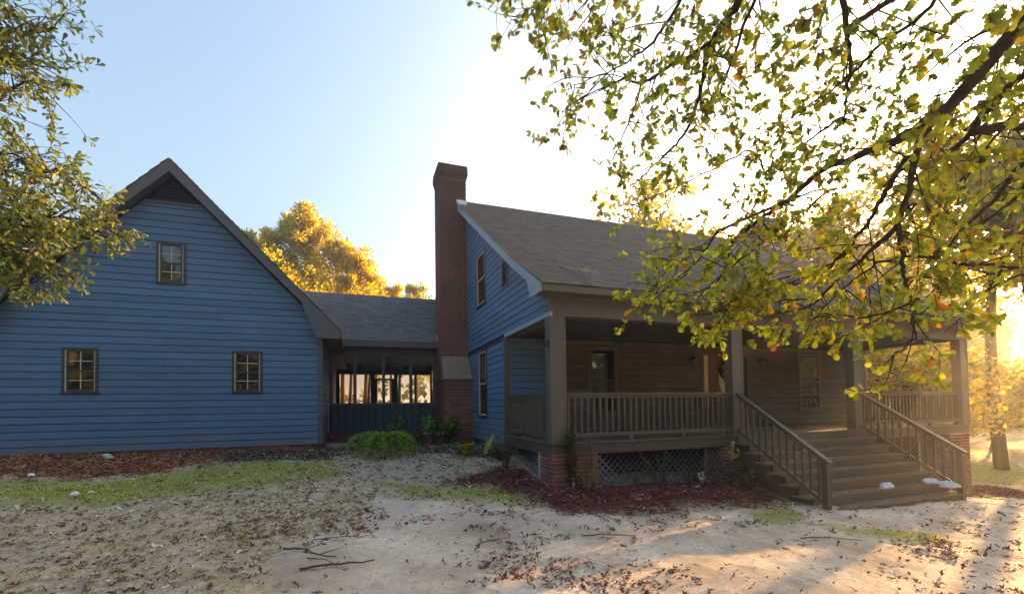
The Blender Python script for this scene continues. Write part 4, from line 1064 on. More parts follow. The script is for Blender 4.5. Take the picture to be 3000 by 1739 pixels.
# thin columnar evergreen
ex, ey = .33, -.10; ez = G(ex, ey)
ev = thing("columnar_evergreen", "thin upright columnar evergreen in front of the left brick pier", "shrub", (ex, ey, ez))
S = []
for k in range(60):
    h0 = .10 + .85 * rnd.random(); a = rnd.random() * 6.28; w_ = .085 * (1.15 - abs(h0 - .55))
    b0 = np.array((ex, ey, ez + h0)); S.append(([b0, b0 + np.array((math.cos(a) * w_, math.sin(a) * w_, .07)), b0 + np.array((math.cos(a) * w_ * 1.1, math.sin(a) * w_ * 1.1, .19))], .004))
S.append(([(ex, ey, ez - .05), (ex + .01, ey, ez + .5), (ex, ey, ez + 1.05)], .014))
stems_leaves(None, S, (LANCE_V, LANCE_F), [(.035, .055, .018), (.07, .10, .03), (.11, .13, .04)], (3, 2, 1), .045, 45, ev, spread=.55, start=.1)

# ================================================================== ground cover
def in_frame(P):
    c = (P - CAM) @ R.T
    return (c[:, 2] > .3)
def sample(n, x0, x1, y0, y1):
    return x0 + (x1 - x0) * NR.random(n), y0 + (y1 - y0) * NR.random(n)
HOUSEBOX = lambda x, y: ((x > -.02) & (x < HX1 + .02) & (y > -.0)) | ((x > GXL) & (x < GXR) & (y > GY0)) | ((x > GXR) & (x < 0) & (y > 7.2)) | ((x > -.86) & (x < 0) & (y > 5.75)) | ((x > 4.3) & (x < 8.4) & (y > -1.95))
def gzs(x, y): return gz(x, y) + (vnoise(x, y, .55, 1) - .5) * .035 + (vnoise(x, y, .17, 2) - .5) * .022
# grass
x, y = sample(420000, -12, 9, -5.2, 4.6); xr_, yr_ = sample(90000, 13.5, 34, -4, 12); x, y = np.r_[x, xr_], np.r_[y, yr_]
pg = pdist('grass', x, y); pd_ = pdist('dirt', x, y); pm = np.maximum(np.maximum(pdist('mulch', x, y), pdist('sand', x, y)), np.maximum(pdist('straw', x, y), pdist('soil', x, y)))
nz = vnoise(x, y, .5, 9) + .6 * vnoise(x, y, .16, 10)
ge = pg * .8 + (nz - .8) * 1.0 - .05
prob = np.where(ge > -.12, np.clip(.3 + ge * 1.5, 0, 1) * np.clip(.35 + 1.2 * (nz - .5), .15, 1), .15 * (nz > .95) + .04) * np.where((pd_ > -.1) & (pg < -.1), .01, 1) * np.where((pm > -.1) & (pg < 0), .22, 1)
k = (NR.random(len(x)) < prob * np.clip(1.15 - .05 * (y + 4), .6, 1)) & ~HOUSEBOX(x, y)
x, y, pg = x[k], y[k], pg[k]; n = len(x)
BL_V = np.array([(-.5, 0, 0), (.5, 0, 0), (.32, .55, .05), (-.32, .55, .05), (0, 1, .25)], float)
az_ = NR.random(n) * 6.28; lean = .35 + .5 * NR.random(n)
ax = np.stack([np.cos(az_) * lean, np.sin(az_) * lean, np.ones(n)], 1)
sz = np.stack([np.full(n, .0075), .025 + .045 * NR.random(n) * np.clip(1 + pg, .6, 1.3), np.full(n, .02)], 1)
V, _, t = scatter(BL_V, np.array([(0, 1, 2, 3)]), np.stack([x, y, gzs(x, y) - .006], 1), ax, rdir(n), sz,
    np.where((pg > -.1)[:, None], tints(n, [(.30, .36, .06), (.44, .47, .10), (.54, .50, .15), (.20, .25, .05)], (3, 3, 2, 1)), tints(n, [(0.338, 0.294, 0.119), (0.225, 0.225, 0.0688), (0.45, 0.362, 0.188)], (2, 2, 1))))
i0 = (np.arange(n) * 5)[:, None]
tag(link("lawn_grass", npmesh("lawn_grass", V, [i0 + np.array([[0, 1, 2, 3]]), i0 + np.array([[3, 2, 4]])], M_GRASS, False, t)), "patchy short green lawn grass in front of the garage", "grass", kind='stuff')
# dead leaves
LITA = [(-5.0, -1.3), (-3.9, -.45), (-3.2, -.6), (-3.3, -1.75), (-4.05, -2.1), (-4.8, -1.9)]
LITB = [[(-2.2, -2.7), (-1.41, -2.85), (-.42, -3.3), (-.1, -3.7), (-.85, -4.1), (-2.3, -3.8)], [(-1.9, -.75), (-.89, -1.0), (-1.46, -1.8), (-2.9, -1.4), (-2.67, -1.0)], [(-.2, -1.6), (2, -1.6), (2.5, -2.2), (.5, -2.1)],
        [(3.0, -3.6), (6, -2.8), (7.5, -3.4), (4, -4.6)], [(-1.7, -1.9), (-1.1, -2.0), (-1.6, -3.2), (-2.1, -3.0)]]
x, y = sample(190000, -12, 12, -6, 5); xr_, yr_ = sample(42000, 12, 34, -5, 12); x, y = np.r_[x, xr_], np.r_[y, yr_]
d = np.hypot(x - CAM[0], y - CAM[1]); pdt = pdist('dirt', x, y); pgr = pdist('grass', x, y); psd = pdist('sand', x, y); pml = pdist('mulch', x, y); pst = pdist('straw', x, y)
pl = sdist(LITA, x, y); pb = np.max([sdist(q, x, y) for q in LITB], axis=0)
nz = vnoise(x, y, .7, 20) * .5 + vnoise(x, y, .22, 21) * .5
pr = np.where(pdt > 0, .016 + .45 * np.clip(nz - .55, 0, 1), .17 + .6 * np.clip(nz - .42, 0, 1))
pr = np.where(pl > -.25, np.maximum(pr, .75 * np.clip(.6 + pl * 1.5, 0, 1) * np.clip(nz * 2 - .25, 0, 1)), pr); pr = np.where(pb > -.2, np.maximum(pr, .42 * np.clip(.5 + pb * 2, 0, 1) * np.clip((nz - .36) * 4, 0, 1)), pr)
pr = np.where(pgr > 0, pr * .5, pr); pr = np.where(psd > 0, pr * .9, pr); pr = np.where(pml > 0, .13 + .9 * np.clip(nz - .5, 0, 1), pr); pr = np.where(pst > 0, .04, pr)
k = (NR.random(len(x)) < pr) & ~HOUSEBOX(x, y) & (d > .9)
x, y, pdt = x[k], y[k], pdt[k]; n = len(x)
LV, LF = leaf_template([(.012, -.1), (.12, .14), (.06, .24), (.26, .42), (.11, .5), (.30, .72), (.12, .78), (.03, 1.0)], .35, .0)
LV = LV + np.array([0, 0, .0]); LV[:, 2] += .28 * (LV[:, 1] - .5) ** 2 - .02 + .08 * np.sin(LV[:, 1] * 7)
a_ = NR.random(n) * 6.28; ax = np.stack([np.cos(a_), np.sin(a_), NR.normal(size=n) * .30], 1)
sz = (.035 + .075 * NR.random(n) ** 1.5)
tn = np.where((pdt > 0)[:, None], tints(n, [(.30, .15, .09), (.19, .095, .06), (.42, .28, .18), (.25, .10, .07), (.52, .40, .28)], (3, 3, 1.8, 2, 1.2), .25), tints(n, [(0.375, 0.275, 0.163), (0.25, 0.15, 0.0813), (0.525, 0.438, 0.3), (0.188, 0.106, 0.0625), (0.65, 0.575, 0.45)], (3, 3, 2, 2, .7), .22))
V, F, t = scatter(LV, LF, np.stack([x, y, gzs(x, y) + .012], 1), ax, unit(rdir(n) * .55 + np.array([0, 0, 1.0])), np.stack([sz * (.6 + .6 * NR.random(n)), sz, sz * (.7 + 1.6 * NR.random(n))], 1), tn)
tag(link("leaf_litter", npmesh("leaf_litter", V, F, M_LITTER, True, t)), "brown dead oak leaves scattered over the yard", "leaf litter", kind='stuff')
# red mulch shreds and pine straw
def shreds(key, num, box, pal, wts, ln, name, label, cat, zup):
    x, y = sample(num, *box); p = pdist(key, x, y)
    k = (NR.random(num) < np.clip(.45 + p * 2.2 + (vnoise(x, y, .3, 31) - .5) * 1.9 + (vnoise(x, y, .1, 32) - .5) * .8, 0, 1)) & ~HOUSEBOX(x, y); x, y = x[k], y[k]; n = len(x)
    a_ = NR.random(n) * 6.28; ax = np.stack([np.cos(a_), np.sin(a_), NR.normal(size=n) * .35], 1)
    T = np.array([(-.5, 0, 0), (.5, 0, .3), (.5, 1, 0), (-.5, 1, .3)], float)
    L_ = ln * (.5 + NR.random(n))
    md_ = np.clip((pdist('mulch', x, y) + .05) / .35, 0, 1) * (.03 + .07 * vnoise(x, y, .5, 4))
    V, F, t = scatter(T, np.array([(0, 1, 2, 3)]), np.stack([x, y, gzs(x, y) + md_ + zup * NR.random(n)], 1), ax, unit(rdir(n) + np.array([0, 0, .8])), np.stack([L_ * (.09 + .08 * NR.random(n)), L_, L_ * .15], 1), tints(n, pal, wts, .25))
    tag(link(name, npmesh(name, V, F, M_LITTER, False, t)), label, cat, kind='stuff')
shreds('mulch', 60000, (-2.2, 14, -1.8, 1.6), [(.20, .045, .036), (.15, .03, .026), (.32, .13, .09), (.07, .022, .02), (.40, .26, .18)], (3, 3, 1.2, 1.2, .5), .065, "red_mulch", "red shredded wood mulch along the porch", "mulch", .03)
shreds('straw', 45000, (-12.6, -6, 1.4, 4.8), [(0.338, 0.156, 0.078), (0.234, 0.104, 0.052), (0.442, 0.234, 0.117)], (3, 2, 1), .085, "pine_straw", "rust brown pine straw bed along the garage wall", "pine straw", .03)
shreds('soil', 16000, (-6.8, 0, 2, 7.3), [(.10, .07, .05), (.06, .045, .035), (.18, .13, .09)], (3, 2, 1), .07, "bark_litter", "dark bark litter in the bed before the breezeway", "litter", .02)
# straw and needles on the roof
pn = thing("needle_clump", "clump of pale dry pine needles caught on the porch roof shingles", "pine needles", (.9, .55, zroof(.55)))
def needles(cx, cy, n, sx, sy, ln, up):
    xx = cx + NR.normal(size=n) * sx; yy = cy + NR.normal(size=n) * sy
    zz = np.array([zroof(v) for v in yy]) + .016 + up * NR.random(n)
    a_ = NR.random(n) * 6.28; ax = np.stack([np.cos(a_), np.sin(a_) * .8, np.sin(a_) * .5 + NR.normal(size=n) * .15], 1)
    V, F, t = scatter(np.array([(-.5, 0, 0), (.5, 0, .3), (.5, 1, 0), (-.5, 1, .3)], float), np.array([(0, 1, 2, 3)]), np.stack([xx, yy, zz], 1), ax, np.tile([0, -.4, 1.], (n, 1)), np.stack([np.full(n, .006), ln * (.5 + NR.random(n)), np.full(n, .01)], 1), tints(n, [(.42, .32, .22), (.30, .20, .13), (.55, .46, .36)], (2, 1, 1)))
    return npmesh("needles", V, F, M_LITTER, False, t)
tag(link("needles", needles(.9, .55, 260, .16, .07, .16, .06), pn), kind='stuff')
ms2 = []
for k in range(60):
    ms2.append((1 + 10 * rnd.random() ** 1.3, -.1 + 2.6 * rnd.random() ** 1.5))
V, F, T_ = [], [], []
for cx, cy in ms2:
    me_ = needles(cx, cy, rnd.choice((2, 3, 5)), .05, .03, .14, .02)
    v = np.zeros(len(me_.vertices) * 3, np.float32); me_.vertices.foreach_get("co", v); v = v.reshape(-1, 3)
    F.append(np.arange(len(v)).reshape(-1, 4) + sum(len(q) for q in V)); V.append(v); T_.append(np.tile([(.5, .4, .3)], (len(v), 1)))
    bpy.data.meshes.remove(me_)
tag(link("roof_needles", npmesh("roof_needles", np.concatenate(V), np.concatenate(F), M_LITTER, False, np.concatenate(T_))), "loose pale pine needles scattered over the porch roof", "pine needles", kind='stuff')
# dead leaves on the steps
n = 130; kk = NR.integers(1, 8, n); x = 4.45 + 3.7 * NR.random(n); y = -RUN * kk + .02 + .2 * NR.random(n); z = -RISE * kk + .012
a_ = NR.random(n) * 6.28
V, F, t = scatter(LV, LF, np.stack([x, y, z], 1), np.stack([np.cos(a_), np.sin(a_), NR.normal(size=n) * .2], 1), unit(rdir(n) * .4 + np.array([0, 0, 1.])), .04 + .035 * NR.random(n), tints(n, [(.20, .11, .06), (.30, .2, .12), (.13, .06, .04)], (2, 1, 1)))
tag(link("step_litter", npmesh("step_litter", V, F, M_LITTER, True, t)), "dead leaves lying on the porch steps", "leaf litter", kind='stuff')

# ================================================================== the two oaks that reach into the picture
def oak(name, label, cat, base, trunk, limbs, leaf, lsize, pal, wts, dens, singles, droop=.3, twl=(.22, .5), flat=.35, bl=(.4, .9), lm=None):
    lm = lm or M_OAKL
    o = thing(name, label, cat, base)
    MB().tube(catmull(trunk[0], 5), trunk[1], 12).build("trunk", M_BARK, o, True)
    TW_, LP, LA = [], [], []
    wood = [catmull(trunk[0], 8)[12:]]
    for pts, r0, r1, dm in limbs:
        near_ = np.concatenate(wood); dd = np.linalg.norm(near_ - np.array(pts[0]), axis=1); q = near_[np.argmin(dd)]
        if dd.min() > .015:                                      # every limb grows out of an older one
            sag = np.array([0, 0, .08]) * dd.min()
            pts = [q] + ([q * .5 + np.array(pts[0]) * .5 + sag] if dd.min() > .4 else []) + list(pts)
        C = catmull(pts, 5); wood.append(C); C = C + NR.normal(size=C.shape) * .006
        V, F = tube(C, (r0, r1), 8)
        link("limb", npmesh("limb", V, F, M_BARK, True), o)
        seg = np.linalg.norm(np.diff(C, axis=0), axis=1); cum = np.r_[0, np.cumsum(seg)]; L_ = cum[-1]
        nb = max(2, int(L_ * dens * dm))
        for q in range(nb):
            t = (q + NR.random()) / nb
            if r0 > .035 and t < .15: continue
            s = t * L_; i = min(int(np.searchsorted(cum, s)), len(C) - 1); i = max(i, 1)
            p = C[i - 1] + (C[i] - C[i - 1]) * ((s - cum[i - 1]) / max(seg[i - 1], 1e-6))
            T = unit(C[i] - C[i - 1]); d = unit(T * .6 + rdir(1)[0] * .9 * np.array([1, 1, .6]) + np.array([0, 0, -droop * .25]))
            ln = bl[0] + (bl[1] - bl[0]) * NR.random(); ln *= (1.0 - .45 * t) * (.62 if r0 < .0125 else 1)
            m1 = p + d * ln * .5 + rdir(1)[0] * ln * .07; e1 = p + d * ln + np.array([0, 0, -droop * ln * .2])
            B = catmull([p, m1, e1], 4); TW_.append(tube(B, (.0055, .002), 5))
            for s_ in range(int(3 + ln * 4)):
                u = .25 + .75 * NR.random(); j = min(int(u * (len(B) - 1)), len(B) - 2); pp = B[j] + (B[j + 1] - B[j]) * (u * (len(B) - 1) - j)
                d2 = unit(d * .6 + rdir(1)[0] + np.array([0, 0, -droop])); l2 = twl[0] + (twl[1] - twl[0]) * NR.random(); l2 *= .6
                TW_.append(tube(np.array([pp, pp + d2 * l2 * .5, pp + d2 * l2 + np.array([0, 0, -.03])]), (.0022, .001), 4))
                nl = NR.integers(6, 12)
                uu = 1.05 - .6 * NR.random(nl) ** 1.8
                LP.append(pp + d2 * (l2 * uu)[:, None]); LA.append(unit(d2 * .7 + rdir(nl) * .9 + np.array([0, 0, -droop * .8])))
    V, F = join([q for q in TW_ if len(q[0])]) if True else None
    tag(link("twigs", npmesh("twigs", V, F, M_BARK, True), o), kind='stuff')
    P, A = np.concatenate(LP), np.concatenate(LA); n = len(P)
    nrm = unit(rdir(n) + np.array([0, 0, flat])); sz = lsize * (.65 + .55 * NR.random(n)); tn = tints(n, pal, wts, .2)
    dist = np.linalg.norm(P - CAM, axis=1); c = (P - CAM) @ R.T
    inside = (c[:, 2] > .5) & (np.abs(c[:, 0] / c[:, 2] * FPX) < 1480) & (CYP - c[:, 1] / c[:, 2] * FPX > 10)
    order = np.argsort(np.where(inside, dist / sz, 1e9))[:singles]
    one = np.zeros(n, bool); one[order] = True; one &= inside
    V, F, t = scatter(leaf[0], leaf[1], P[~one], A[~one], nrm[~one], sz[~one], tn[~one])
    tag(link("leaves", npmesh("leaves", V, F, lm, True, t), o), kind='stuff')
    shared = []
    for q in range(10):
        shared.append(npmesh("leaf", leaf[0], leaf[1], lm, True, np.repeat(tints(1, pal, wts, .2), len(leaf[0]), 0)))
    for i in np.nonzero(one)[0]:
        ob = bpy.data.objects.new("leaf", shared[NR.integers(10)]); COL.objects.link(ob)
        Y = A[i]; X = unit(np.cross(Y, nrm[i])); Z = np.cross(X, Y)
        M = Matrix.Identity(4)
        for a in range(3): M[a][0], M[a][1], M[a][2], M[a][3] = X[a] * sz[i], Y[a] * sz[i], Z[a] * sz[i], P[i][a]
        ob.parent = o; ob.matrix_parent_inverse = Matrix.Translation(-Vector(o.location)); ob.matrix_basis = M
    print(name, n, 'leaves', int(one.sum()), 'single')
    return o
def A_(*q): return [at(x, y, d) for x, y, d in q]
OB = np.array([1.25, -6.9, 0.]); OB[2] = G(OB[0], OB[1]) - .1
fork = OB + np.array([-.05, .1, 4.2])
limbs = [
    ([fork, at(3260, -230, 3.6)] + A_((3000, 65, 3.7), (2799, 291, 3.9), (2713, 356, 4.1), (2611, 417, 4.3), (2491, 465, 4.5), (2405, 500, 4.6), (2313, 583, 4.7), (2268, 614, 4.75), (2200, 659, 4.8)), .042, .014, .9),
    (A_((2200, 659, 4.8), (2140, 722, 4.75), (2123, 783, 4.7), (2084, 860, 4.6)), .017, .006, 1.3),
    (A_((2322, 580, 4.7), (2127, 666, 4.7), (2095, 685, 4.7), (2049, 756, 4.6), (1990, 818, 4.5), (1900, 870, 4.4)), .015, .005, 1.3),
    (A_((2741, 339, 4.05), (2693, 421, 4.1), (2676, 500, 4.2), (2669, 542, 4.2), (2635, 652, 4.3), (2641, 748, 4.3), (2645, 796, 4.3), (2658, 854, 4.2), (2675, 900, 4.2), (2678, 960, 4.2)), .026, .007, .9),
    (A_((2635, 652, 4.3), (2532, 751, 4.5), (2457, 820, 4.6), (2357, 902, 4.7), (2250, 915, 4.7)), .016, .006, 1.2),
    (A_((2670, 940, 4.2), (2682, 990, 4.2), (2630, 1030, 4.2), (2590, 1060, 4.2)), .009, .004, .5),
    (A_((2659, 460, 4.25), (2604, 546, 4.4), (2576, 594, 4.4), (2549, 645, 4.5), (2501, 707, 4.6), (2419, 796, 4.7), (2368, 823, 4.7), (2251, 850, 4.7), (2160, 895, 4.6)), .022, .005, 1.4),
    ([fork + np.array([0, 0, -.4])] + A_((3150, 110, 4.6), (3000, 222, 4.6), (2884, 328, 4.7), (2843, 390, 4.8), (2782, 445, 5.0), (2713, 479, 5.1), (2600, 520, 5.2)), .032, .010, .9),
    ([fork + np.array([-.3, .2, .9])] + A_((2500, -320, 4.6), (2474, 0, 4.7), (2484, 103, 4.7), (2491, 178, 4.7), (2481, 291, 4.7), (2467, 370, 4.7)), .03, .006, 1.5),
    (A_((2760, -60, 4.8), (2706, 41, 4.9), (2559, 147, 5.0), (2494, 222, 5.0), (2380, 300, 5.1), (2290, 360, 5.1)), .02, .005, 1.7),
    ([fork + np.array([-.4, .2, 1.2])] + A_((2300, -260, 4.6), (2164, 0, 4.8), (2107, 86, 4.9), (2075, 152, 4.9), (2059, 229, 5.0), (2037, 318, 5.0), (2005, 391, 5.0), (1961, 441, 5.0), (1880, 520, 5.0)), .04, .006, 1.6),
    (A_((2260, -120, 4.9), (2212, 0, 5.0), (2167, 111, 5.0), (2123, 235, 5.1), (2097, 305, 5.1)), .02, .006, 1.5),
    (A_((2081, 127, 4.9), (1948, 203, 5.0), (1881, 245, 5.0), (1837, 235, 5.0), (1789, 248, 5.0), (1690, 290, 5.0)), .016, .004, 1.5),
    (A_((1881, 245, 5.0), (1866, 295, 5.0), (1840, 359, 5.0), (1815, 429, 5.0), (1770, 500, 5.0)), .009, .004, 1.0),
    (A_((2080, -120, 4.7), (1977, 29, 4.8), (1916, 121, 4.9), (1878, 152, 4.9), (1799, 203, 4.9), (1680, 250, 4.9)), .018, .004, 1.5),
    (A_((1760, -220, 4.7), (1640, -60, 4.8), (1557, 38, 4.9), (1500, 95, 4.9)), .012, .004, 1.3),
    (A_((1640, -60, 4.8), (1596, 20, 4.9), (1577, 90, 4.9), (1560, 130, 4.9)), .008, .003, .8),
    (A_((1800, -160, 4.8), (1745, -30, 4.9), (1738, 30, 4.9), (1726, 170, 4.9)), .009, .003, 1.6),
    (A_((3150, 380, 5.0), (3000, 480, 5.2), (2900, 600, 5.4), (2800, 690, 5.6), (2740, 800, 5.7)), .03, .006, 1.0),
    (A_((3120, 620, 5.4), (2990, 700, 5.6), (2930, 800, 5.8), (2880, 880, 5.8)), .022, .006, .9),
    (A_((3100, -20, 5.6), (2960, 60, 5.8), (2820, 130, 6.0), (2700, 230, 6.0)), .03, .006, 1.0),
    (A_((3100, 150, 6.0), (2950, 260, 6.2), (2860, 430, 6.4), (2800, 560, 6.4)), .03, .006, .9),
    (A_((2460, 350, 4.7), (2360, 420, 5.0), (2280, 480, 5.0), (2180, 540, 5.0)), .012, .004, 1.2),
    (A_((2357, 877, 4.7), (2200, 890, 4.6), (2090, 915, 4.5)), .009, .004, 1.36),
    (A_((2500, 735, 4.6), (2350, 815, 4.6), (2200, 855, 4.6), (2090, 895, 4.5)), .010, .004, 1.36),
    (A_((2250, 695, 4.7), (2150, 775, 4.6), (2060, 855, 4.5), (2035, 890, 4.5)), .009, .004, 1.36),
    (A_((2000, 755, 4.5), (1940, 805, 4.4), (1900, 825, 4.4)), .007, .003, 1.36),
    (A_((2690, 875, 4.2), (2560, 925, 4.3), (2440, 920, 4.3), (2360, 930, 4.3)), .010, .004, 0.85),
    (A_((2560, 775, 4.5), (2480, 835, 4.5), (2400, 905, 4.4), (2330, 890, 4.4)), .009, .004, 0.85),
    (A_((2800, 765, 4.8), (2760, 855, 4.7), (2680, 935, 4.6)), .010, .004, 0.90),
    (A_((2200, 855, 4.6), (2130, 905, 4.5), (2060, 920, 4.4)), .008, .004, 1.36),
    (A_((2420, 560, 4.8), (2330, 640, 4.8), (2240, 700, 4.7)), .009, .004, 0.96),
    (A_((2680, 600, 4.4), (2600, 700, 4.5), (2520, 755, 4.5)), .009, .004, 0.60),
    (A_((2990, 560, 4.9), (2900, 640, 5.0), (2830, 700, 5.0)), .012, .004, 0.60),
    (A_((3000, 300, 5.2), (2930, 380, 5.3), (2850, 500, 5.3), (2760, 560, 5.3)), .014, .004, 0.75),
    (A_((3010, 795, 5.0), (2920, 835, 5.0), (2840, 905, 5.0)), .012, .004, 0.70),
    (A_((2200, 440, 5.0), (2080, 500, 5.1), (1960, 560, 5.1), (1850, 600, 5.1)), .010, .004, .7),
]
OAKPAL = [(.17, .23, .04), (.27, .33, .05), (.38, .38, .055), (.46, .34, .045), (.13, .075, .04), (.48, .2, .03)]
oak("oak_tree", "large oak whose lobed green and orange leaves hang over the porch roof", "tree", tuple(OB),
    ([OB, OB + np.array([.02, 0, 1.5]), OB + np.array([-.03, .05, 3.0]), fork, fork + np.array([-.3, .2, 1.4]), fork + np.array([-.5, .5, 3.2])], [.34, .08]),
    limbs, (OAK_V, OAK_F), .058, OAKPAL, (4.5, 4, 1.6, .45, .8, .3), 7.4, 290)
LB = np.array([-8.0, -4.1, 0.]); LB[2] = G(LB[0], LB[1]) - .1
lf = LB + np.array([.1, .1, 3.0])
limbs2 = [
    ([lf, at(-295, 520, 4.8)] + A_((-205, 420, 5.0), (-25, 300, 5.2), (85, 240, 5.3), (165, 270, 5.3)), .02, .005, 1.0),
    ([lf, at(-335, 150, 5.0)] + A_((-165, 130, 5.0), (-5, 90, 5.2), (115, 95, 5.3), (170, 85, 5.3)), .02, .005, .75),
    (A_((-245, -80, 5.0), (-105, -40, 5.1), (-15, 10, 5.2), (65, 60, 5.2)), .02, .004, 1.1),
    (A_((-265, 260, 5.0), (-125, 190, 5.1), (5, 180, 5.2), (125, 190, 5.3)), .02, .004, 1.3),
    ([lf + np.array([0, 0, -.8])] + A_((-255, 640, 4.6), (-115, 590, 4.8), (45, 560, 5.0), (165, 500, 5.1), (275, 570, 5.1)), .02, .005, 1.5),
    (A_((-205, 700, 4.6), (-35, 660, 4.7), (105, 640, 4.8), (225, 640, 4.9), (325, 675, 4.9)), .022, .004, 1.7),
    (A_((-205, 560, 4.8), (-75, 500, 4.9), (-5, 450, 5.0), (115, 470, 5.1)), .02, .004, 1.2),
    (A_((-205, 780, 4.5), (-55, 740, 4.6), (55, 730, 4.6), (135, 770, 4.6), (145, 810, 4.6)), .02, .004, 1.9),
    (A_((-215, 640, 4.5), (-55, 620, 4.6), (5, 680, 4.6), (65, 720, 4.6)), .02, .004, 1.2),
]
oak("water_oak", "water oak with small narrow spoon shaped leaves reaching over the garage roof", "tree", tuple(LB),
    ([LB, LB + np.array([.05, 0, 1.2]), LB + np.array([.0, .05, 2.4]), lf, lf + np.array([.3, .4, 1.6]), lf + np.array([.2, .9, 3.6])], [.26, .06]),
    limbs2, (WOAK_V, WOAK_F), .060, [(.10, .16, .06), (.16, .22, .075), (.25, .28, .09), (.12, .10, .09)], (3, 3, 1.5, .8), 27, 150, droop=.15, bl=(.2, .42), twl=(.15, .35), lm=M_WOAK)

# ================================================================== trees behind
def crown_tree(kind, h, r, n, pal, wts, seed, low=.28, tr_=.017):
    """local meshes of one tree: trunk, limbs, leaves"""
    g = np.random.default_rng(seed)
    tr = np.array([(0, 0, -.4), (g.normal() * .12, g.normal() * .12, h * .35), (g.normal() * .3, g.normal() * .3, h * .7), (g.normal() * .3, g.normal() * .3, h * .97)])
    C = catmull(tr, 5)
    V, F = tube(C, (h * (.013 if kind == 'pine' else tr_), .03), 8)
    tm = npmesh("trunk", V, F, M_PBARK if kind == 'pine' else M_BARK, True)
    parts = []; P = []; A = []; S = []
    nl = 34 if kind == 'pine' else 30
    for k in range(nl):
        f = (.45 + .53 * g.random()) if kind == 'pine' else (low + (.96 - low) * g.random())
        b0 = C[min(int(f * (len(C) - 1)), len(C) - 1)]
        a = g.random() * 6.28
        if kind == 'pine': ln = r * (1.05 - .75 * ((f - .45) / .55)) * (.6 + .5 * g.random()); up = .25 + .3 * g.random()
        else: ln = r * math.sqrt(max(.05, 1 - ((f - (.30 + low)) / .45) ** 2)) * (.6 + .5 * g.random()); up = .15 + .5 * g.random()
        d = np.array((math.cos(a), math.sin(a), up)); e = b0 + d * ln
        B = catmull([b0, b0 + d * ln * .5 + np.array((0, 0, -.04 * ln)), e], 3); parts.append(tube(B, (.05 if kind != 'pine' else .04, .012), 4))
        nc = 6 if kind == 'pine' else 7
        for q in range(nc):
            u = .35 + .7 * g.random(); c = b0 + d * ln * u + g.normal(size=3) * ln * .16
            m = max(4, int(n / (nl * nc)))
            rr = (.34 + .22 * g.random()) * (1 if kind == 'pine' else 1.5) * (r / 3.2)
            dd = unit(g.normal(size=(m, 3)))
            P.append(c + dd * (rr * g.random(m) ** .5)[:, None] * np.array([1, 1, .75])); A.append(unit(dd + np.array([0, 0, .35])) if kind == 'pine' else unit(g.normal(size=(m, 3)) + np.array([0, 0, -.3])))
    V, F = join(parts); lm = npmesh("limbs", V, F, M_PBARK if kind == 'pine' else M_BARK, True)
    P, A = np.concatenate(P), np.concatenate(A); m = len(P)
    nr = unit(g.normal(size=(m, 3)) + np.array([0, 0, .3]))
    if kind == 'pine': sz = np.stack([.055 + .03 * g.random(m), .26 + .16 * g.random(m), np.full(m, .1)], 1)
    else:
        s = (.13 + .11 * g.random(m)) * (r / 3.6) ** .4; sz = np.stack([s * .8, s, s], 1)
    V, F, t = scatter(QUAD_V, QUAD_F, P, A, nr, sz, tints(m, pal, wts, .22))
    return tm, lm, npmesh("leaves", V, F, M_FARL, False, t)
def plant_tree(meshes, name, label, x, y, s, rz, group):
    o = thing(name, label, "tree", (x, y, G(x, y)), rz, group); o.scale = (s, s, s)
    for nme, me in zip(("trunk", "limbs", "leaves"), meshes):
        c = link(nme, me, o, local=True)
        if nme != "trunk": tag(c, kind='stuff')
    return o
PINEP = [(.25, .29, .08), (.40, .35, .08), (.54, .38, .07), (.17, .25, .08)]
P1 = crown_tree('pine', 17, 2.7, 9000, PINEP, (4, 1.5, .3, 3), 1)
P2 = crown_tree('pine', 17, 3.0, 9500, PINEP, (1.5, 4, 2, .6), 2)
P3 = crown_tree('pine', 17, 2.4, 7500, PINEP, (.8, 2, 4, .6), 3)
def gxat(px, Y):
    """X where the sight line through photograph column px crosses depth Y"""
    v = R.T @ np.array([(px - 1500) / FPX, 0, 1.0]); return CAM[0] + v[0] / v[1] * (Y - CAM[1])
for m_, px, Y, h, rz, lab in (
    (P1, 718, 31, 15.2, 0, "greenish pine farthest left behind the garage roof slope"), (P3, 790, 30, 15.0, 2, "pine with a forked crown second from the garage roof"),
    (P1, 845, 31, 17.0, 1, "tall green topped pine left of the tallest golden pine"), (P2, 925, 30, 17.4, 4, "tallest golden pine above the middle of the breezeway roof"),
    (P2, 1005, 29, 14.8, 2.2, "broad golden pine right of the tallest one"), (P3, 1065, 28, 12.9, 0, "orange tinged pine whose crown slopes toward the chimney"),
    (P3, 1152, 34, 12.6, 3, "small slim pine beside the brick chimney, left of the nearest to it"), (P1, 1218, 36, 13.4, 5, "slim pine nearest the left side of the brick chimney"), (P3, 1262, 40, 12.2, 1, "low pine just touching the edge of the brick chimney")):
    x = gxat(px, Y); plant_tree(m_, "pine_tree", lab, x, Y, (h - G(x, Y)) / 17 * .98, rz, "pines behind the breezeway")
YEL = [(.22, .24, .035), (.34, .29, .04), (.44, .32, .04), (.15, .18, .03)]
H5 = crown_tree('hard', 8, 3.3, 6500, YEL, (2, 3, 3, 1), 19, .40, .036)
HH = crown_tree('hard', 12, 3.6, 7000, YEL, (3, 3, 2, 1), 17, .55)
H1 = crown_tree('hard', 12, 3.9, 9500, YEL, (3, 3, 2, 1), 11)
H2 = crown_tree('hard', 12, 4.3, 11000, YEL, (3, 2, 1, 3), 12)
H3 = crown_tree('hard', 5, 2.2, 4500, YEL, (2, 3, 3, 1), 13)
